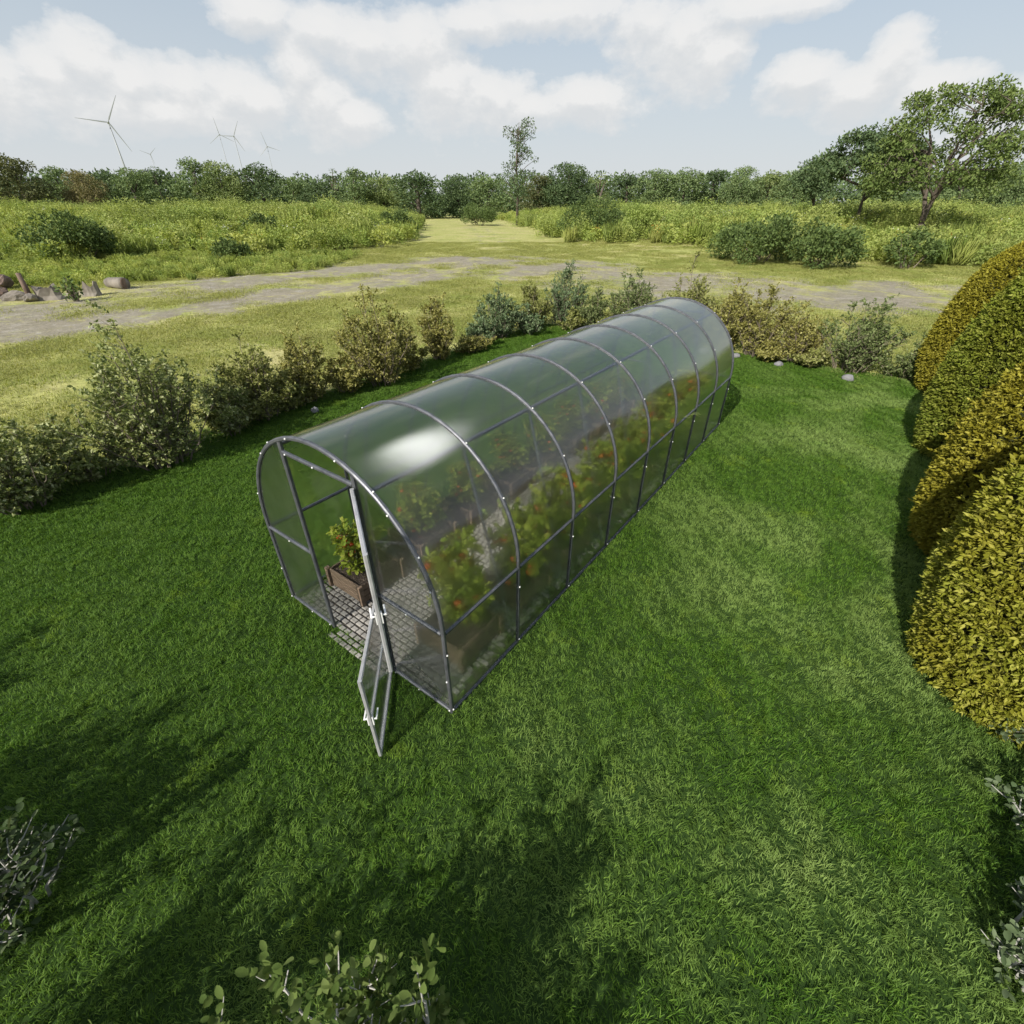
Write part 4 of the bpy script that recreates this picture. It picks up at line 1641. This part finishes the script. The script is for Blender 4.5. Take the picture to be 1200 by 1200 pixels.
# the lone tall thin tree by the gap
rng = np.random.default_rng(91)
p = ground_at(606, 110)
H = high(606, 139, 110) - p.z
root = empty('slender_tree', p)
tag(root, 'lone tall thin tree with ragged tufts standing above the tree line', 'tree')
mb = MB()
mb.tube([(0, 0, -.2), (.1, 0, H * .3), (-.2, 0, H * .6), (.3, 0, H * .97)], [.28, .22, .15, .03], 7)
bl = []
for k in range(44):
    t = rng.uniform(.30, 1.0)
    a = rng.uniform(0, 6.28)
    q = rng.uniform(.2, 1.0) * 3.3 * (1.05 - .35 * abs(t - .6))
    c = np.array([q * math.cos(a), q * math.sin(a), t * H])
    r = rng.uniform(.5, 1.05)
    bl.append((*c, r))
    mb.tube([(0, 0, max(.5, c[2] - q * .8)), (c[0] * .5, c[1] * .5, c[2] - q * .3), tuple(c)], [.07, .05, .02], 4)
for k in range(14):
    bl.append((rng.normal() * .6, rng.normal() * .6, H * rng.uniform(.2, .65), rng.uniform(.7, 1.1)))
link('crown', crown_mesh(92, bl, 62, .36, flat=.8, shell=.2), M['tree_dark'], root)
mb.build('trunk', M['bark'], root, True)

# ------------------------------------------------------------------ wind turbines
def turbine(px, hub_py, dist, blade, angs, label, base_r=2.2):
    rr_ = ray(px, hub_py)
    kk = dist / math.hypot(rr_.x, rr_.y)
    p = Vector((rr_.x * kk, rr_.y * kk, 0))
    hz = high(px, hub_py, dist)
    face = math.atan2(-p.x, p.y)        # rotor faces the garden
    root = empty('wind_turbine', (p.x, p.y, 0), face)
    tag(root, label, 'wind turbine', 'wind turbines beyond the trees')
    mb = MB()
    mb.tube([(0, 0, 0), (0, 0, hz * .5), (0, 0, hz)], [base_r * .75, base_r * .55, base_r * .4], 12)
    mb.build('tower', M['turbine'], root, True)
    mb = MB()
    mb.box((0, 1.2, hz + .6), (3.6, 10, 3.8), .8)
    mb.build('nacelle', M['turbine'], root)
    mb = MB()
    mb.tube([(0, -3.9, hz + .6), (0, -5.6, hz + .6), (0, -6.6, hz + .6)], [1.7, 1.5, .5], 12)
    mb.build('hub', M['turbine'], root, True)
    for a in angs:
        d = Vector((math.cos(R(a)), 0, math.sin(R(a))))
        s = Vector((-math.sin(R(a)), 0, math.cos(R(a))))
        mb = MB()
        V = []
        st = [(1.2, 1.2, 1.2), (blade * .12, 2.2, 1.0), (blade * .5, 1.5, .6), (blade * .85, .9, .35), (blade, .5, .2)]
        for q, w, t in st:
            c = d * q + Vector((0, -5, hz + .6))
            V += [c + s * w * .6 + Vector((0, -t * .2, 0)), c + Vector((0, t * .5, 0)), c - s * w * .4, c + Vector((0, -t * .5, 0))]
        F = []
        for k in range(len(st) - 1):
            for j in range(4):
                F.append((k * 4 + j, k * 4 + (j + 1) % 4, k * 4 + 4 + (j + 1) % 4, k * 4 + 4 + j))
        F += [(3, 2, 1, 0), tuple((len(st) - 1) * 4 + j for j in range(4))]
        mb.add(V, F)
        mb.build('blade', M['turbine'], root)


turbine(127, 144, 1300, 46, (176, 296, 56), 'nearest and largest wind turbine above the left tree line', 2.6)
turbine(274, 160, 1900, 40, (60, 180, 300), 'wind turbine right of centre in the group of three small ones', 2.4)
turbine(257, 158, 2300, 46, (96, 216, 336), 'wind turbine at the left of the group of three small ones', 2.2)
turbine(313, 172, 2300, 42, (104, 224, 344), 'rightmost wind turbine, low over the dark rounded tree', 2.2)
turbine(176, 181, 3000, 36, (40, 160, 280), 'faint tiny wind turbine between the largest and the group of three', 1.8)

# ------------------------------------------------------------------ heap of old wood and stone at the left
def at_g(px, py):
    r = ray(px, py)
    t = -CAMH / r.z
    return Vector((r.x * t, r.y * t, 0))


G_R = 'debris heap at the left edge of the meadow'
q = at_g(20, 352)
rock('rubble_block', q, (.58, .36, .28), 21, 'rubble', 'largest pale block in the heap at the left edge', 'rubble', G_R, .5)
q = at_g(32, 352)
rock('rubble_block', q + Vector((.35, -.2, 0)), (.30, .26, .24), 22, 'rubble', 'small pale block in front of the dark post in the heap', 'rubble', G_R, .5)
q = at_g(8, 338)
rock('rubble_block', q, (.8, .32, .38), 23, 'rust', 'brownish slab at the back of the heap at the left edge', 'rubble', G_R, .75)
q = at_g(-2, 350)
rock('rubble_block', q, (.5, .45, .42), 24, 'rust', 'dark brown lump at the extreme left of the heap', 'rubble', G_R, .5)
q = at_g(37, 352)
mb = MB()
mb.tube([(0, 0, -.1), (.02, 0, .5), (.0, .03, 1.15)], [.12, .11, .09], 8)
o = mb.build('wooden_post', M['rust'], None, True, q, .3)
tag(o, 'short brown wooden post standing at the right of the heap', 'post')
def stump(px, py, r, h, seed, label):
    q = at_g(px, py)
    rg = np.random.default_rng(seed)
    n = 14
    V, F = [], []
    jag = rg.uniform(.55, 1.15, n)
    for k, (rr_, zz_, inner) in enumerate(((1.25, -.1, 0), (1.0, .25, 0), (.95, 1.0, 0), (.68, .92, 1), (.6, .25, 1))):
        for j in range(n):
            t_ = 6.2832 * j / n
            z_ = h * zz_ * (jag[j] if zz_ > .5 else 1)
            w_ = r * rr_ * (1 + .12 * math.sin(3 * t_ + seed) + .06 * rg.normal())
            V.append((w_ * math.cos(t_), w_ * math.sin(t_) * .8, z_))
    for k in range(4):
        for j in range(n):
            F.append((k * n + j, k * n + (j + 1) % n, (k + 1) * n + (j + 1) % n, (k + 1) * n + j))
    F.append(tuple(4 * n + j for j in range(n)))
    m_ = MB()
    m_.add(V, F)
    o_ = m_.build('broken_stump', M['rubble'], None, False, q, .4)
    tag(o_, label, 'stump')


stump(60, 350, .50, .62, 3, 'pale hollow broken stump between the post and the smaller stump')
stump(110, 346, .34, .58, 5, 'smaller greyish broken stump left of the fallen log')
q = at_g(140, 338)
root = empty('fallen_log', q + Vector((0, 0, .25)), -.35)
tag(root, 'short fallen log with a red brown cut end lying in the weeds', 'log')
mb = MB()
mb.tube([(-.75, 0, -.03), (-.5, .03, .0), (-.25, -.02, .02), (.0, .02, .01), (.2, -.03, -.01), (.40, .02, .01), (.55, 0, .02)], [.22, .27, .25, .29, .27, .30, .28], 11)
mb.build('trunk', M['rubble'], root, True)
mb = MB()
mb.tube([(.552, 0, .02), (.585, .01, .02)], [.27, .24], 11)
mb.build('cut_end', M['rust'], root)

# ------------------------------------------------------------------ world, sun, camera
w = bpy.data.worlds.new('World')
SC.world = w
w.use_nodes = True
nt = w.node_tree
nt.nodes.clear()
sky = N(nt, 'ShaderNodeTexSky', sky_type='NISHITA', sun_disc=False)
sky.sun_elevation = R(SUN_EL)
sky.sun_rotation = R(SUN_AZ)
sky.air_density = 1.0
sky.dust_density = 1.6
sky.ozone_density = 1.0
STR = 0.10
tc = N(nt, 'ShaderNodeTexCoord')
sep = N(nt, 'ShaderNodeSeparateXYZ')
nt.links.new(tc.outputs['Generated'], sep.inputs[0])
x, y, z = sep.outputs
az = math_n(nt, 'ARCTAN2', x, y)
el = math_n(nt, 'ARCSINE', z)
# warp the angles a little so the outlines billow
cb = N(nt, 'ShaderNodeCombineXYZ')
nt.links.new(az, cb.inputs[0])
nt.links.new(math_n(nt, 'MULTIPLY', el, 1.5), cb.inputs[1])
nA = noise(nt, 11, 6, .62, cb.outputs[0])
nB = noise(nt, 34, 5, .6, cb.outputs[0])
nC = noise(nt, 4.5, 4, .55, cb.outputs[0])


def azel(px, py):
    r = ray(px, py)
    return math.atan2(r.x, r.y), math.atan2(r.z, math.hypot(r.x, r.y))


PUFF = [(-20, 85, 70, 45), (60, 82, 50, 44), (100, 70, 62, 50), (150, 92, 60, 40), (215, 98, 55, 38), (270, 105, 60, 38), (300, 115, 55, 30), (352, 78, 40, 42), (370, 112, 55, 36), (410, 135, 45, 22),
        (300, 8, 60, 22), (380, 30, 70, 30), (430, 45, 60, 35), (490, 50, 60, 42), (520, 95, 60, 46), (575, 110, 60, 32), (690, 112, 70, 26), (620, 122, 60, 20),
        (800, 40, 75, 52), (765, 25, 60, 36), (835, 62, 55, 34), (940, 88, 65, 28), (1050, 62, 45, 42), (1010, 98, 75, 30), (1090, 100, 70, 26),
        (640, 10, 120, 22), (900, 2, 120, 16), (1180, 130, 90, 40), (180, 125, 130, 22), (560, 22, 60, 20)]


def puff_field(el_):
    mx = None
    for (px, py, rx, ry) in PUFF:
        a0, e0 = azel(px, py)
        a1, _ = azel(px + 1, py)
        _, e1 = azel(px, py - 1)
        ra, re_ = (a1 - a0) * rx * 1.02, (e1 - e0) * ry * 1.1
        dx = math_n(nt, 'MULTIPLY_ADD', az, 1 / ra, -a0 / ra)
        dy = math_n(nt, 'MULTIPLY_ADD', el_, 1 / re_, -e0 / re_)
        dy = math_n(nt, 'MAXIMUM', dy, math_n(nt, 'MULTIPLY', dy, -.55))
        d = math_n(nt, 'SQRT', math_n(nt, 'MULTIPLY_ADD', dx, dx, math_n(nt, 'MULTIPLY', dy, dy)))
        v_ = math_n(nt, 'SUBTRACT', 1.0, d)
        mx = v_ if mx is None else math_n(nt, 'SMOOTH_MAX', mx, v_, .25)
    return mx


def cloud_density(shift):
    el_ = math_n(nt, 'ADD', el, shift)
    c_ = N(nt, 'ShaderNodeCombineXYZ')
    nt.links.new(az, c_.inputs[0])
    nt.links.new(math_n(nt, 'MULTIPLY', el_, 1.5), c_.inputs[1])
    na = noise(nt, 11, 6, .62, c_.outputs[0])
    nb_ = noise(nt, 34, 5, .6, c_.outputs[0])
    m_ = puff_field(el_)
    hi_ = math_n(nt, 'MULTIPLY', math_n(nt, 'SUBTRACT', nC.outputs[0], .56), 3.0)
    hi_ = math_n(nt, 'SUBTRACT', hi_, math_n(nt, 'MULTIPLY', math_n(nt, 'SUBTRACT', .30, el, clamp=True), 12.0))
    m_ = math_n(nt, 'MAXIMUM', m_, hi_)
    d_ = math_n(nt, 'MULTIPLY_ADD', math_n(nt, 'SUBTRACT', na.outputs[0], .5), 1.25, m_)
    return math_n(nt, 'MULTIPLY_ADD', math_n(nt, 'SUBTRACT', nb_.outputs[0], .5), .6, d_)


dens = cloud_density(0.0)
above = cloud_density(.022)
msk = ramp(nt, [(.0, 0.0), (.14, .42), (.42, .85), (.8, .95)])
nt.links.new(dens, msk.inputs[0])
# crowns of the clouds catch the light, their undersides stay grey
ton = math_n(nt, 'MULTIPLY_ADD', math_n(nt, 'SUBTRACT', dens, above), .9, .5)
ton = math_n(nt, 'MULTIPLY_ADD', math_n(nt, 'SUBTRACT', nB.outputs[0], .5), .3, ton)
ctone = ramp(nt, [(.18, (5.75, 5.90, 6.02)), (.46, (6.2, 6.27, 6.3)), (.76, (7.0, 6.97, 6.9))])
nt.links.new(ton, ctone.inputs[0])
# thin high veil that pales the blue everywhere and more towards the horizon
veil = ramp(nt, [(0.0, .96), (.12, .90), (.28, .72), (.55, .25), (1.0, .12)])
nt.links.new(el, veil.inputs[0])
vcol = ramp(nt, [(0.0, (5.75, 5.95, 6.08)), (.10, (5.15, 5.6, 5.95)), (.22, (4.6, 5.2, 5.75))])
nt.links.new(el, vcol.inputs[0])
base = mixc(nt, sky.outputs[0], vcol.outputs[0], veil.outputs[0])
colr = mixc(nt, base, ctone.outputs[0], msk.outputs[0])
# glow patch added to the sky, shaped to give the greenhouse roof its highlight
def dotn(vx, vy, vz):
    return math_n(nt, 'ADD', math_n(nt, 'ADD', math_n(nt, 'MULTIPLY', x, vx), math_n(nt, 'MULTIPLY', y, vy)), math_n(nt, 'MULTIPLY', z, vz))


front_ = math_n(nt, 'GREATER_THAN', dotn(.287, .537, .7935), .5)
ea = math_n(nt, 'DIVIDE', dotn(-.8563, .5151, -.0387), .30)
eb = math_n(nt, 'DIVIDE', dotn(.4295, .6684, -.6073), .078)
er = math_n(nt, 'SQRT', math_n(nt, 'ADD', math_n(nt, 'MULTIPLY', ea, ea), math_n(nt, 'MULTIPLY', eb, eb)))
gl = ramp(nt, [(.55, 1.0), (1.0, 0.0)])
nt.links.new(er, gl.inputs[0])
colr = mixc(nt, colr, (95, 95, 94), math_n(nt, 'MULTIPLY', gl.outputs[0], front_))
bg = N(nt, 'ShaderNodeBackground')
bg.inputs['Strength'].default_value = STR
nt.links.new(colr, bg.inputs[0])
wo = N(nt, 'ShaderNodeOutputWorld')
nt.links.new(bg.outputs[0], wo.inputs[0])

sd = bpy.data.lights.new('sun', 'SUN')
sd.energy = 4.8
sd.angle = R(.6)
sd.color = (1.0, .95, .86)
so = bpy.data.objects.new('sun', sd)
COL.objects.link(so)
dv = Vector((math.sin(R(SUN_AZ)) * math.cos(R(SUN_EL)), math.cos(R(SUN_AZ)) * math.cos(R(SUN_EL)), math.sin(R(SUN_EL))))
so.rotation_mode = 'QUATERNION'
so.rotation_quaternion = dv.to_track_quat('Z', 'Y')
so.location = (-20, -20, 30)

cd = bpy.data.cameras.new('camera')
cd.sensor_fit = 'HORIZONTAL'
cd.sensor_width = 36
cd.lens = 36 * FPX / 1200
cd.clip_start = .05
cd.clip_end = 20000
co = bpy.data.objects.new('camera', cd)
COL.objects.link(co)
co.location = (0, 0, CAMH)
co.rotation_euler = (math.pi / 2 - PITCH, 0, 0)
SC.camera = co

SC.view_settings.view_transform = 'Standard'
SC.view_settings.look = 'None'
SC.view_settings.exposure = 0.3
SC.view_settings.gamma = 1.0
SC.render.engine = 'CYCLES'
cy = SC.cycles
cy.use_denoising = True
try:
    cy.denoiser = 'OPENIMAGEDENOISE'
except Exception:
    pass
cy.max_bounces = 14
cy.transmission_bounces = 12
cy.transparent_max_bounces = 16
cy.diffuse_bounces = 3
cy.glossy_bounces = 4
cy.caustics_reflective = False
cy.caustics_refractive = True
cy.sample_clamp_indirect = 3.0
cy.blur_glossy = 0.2
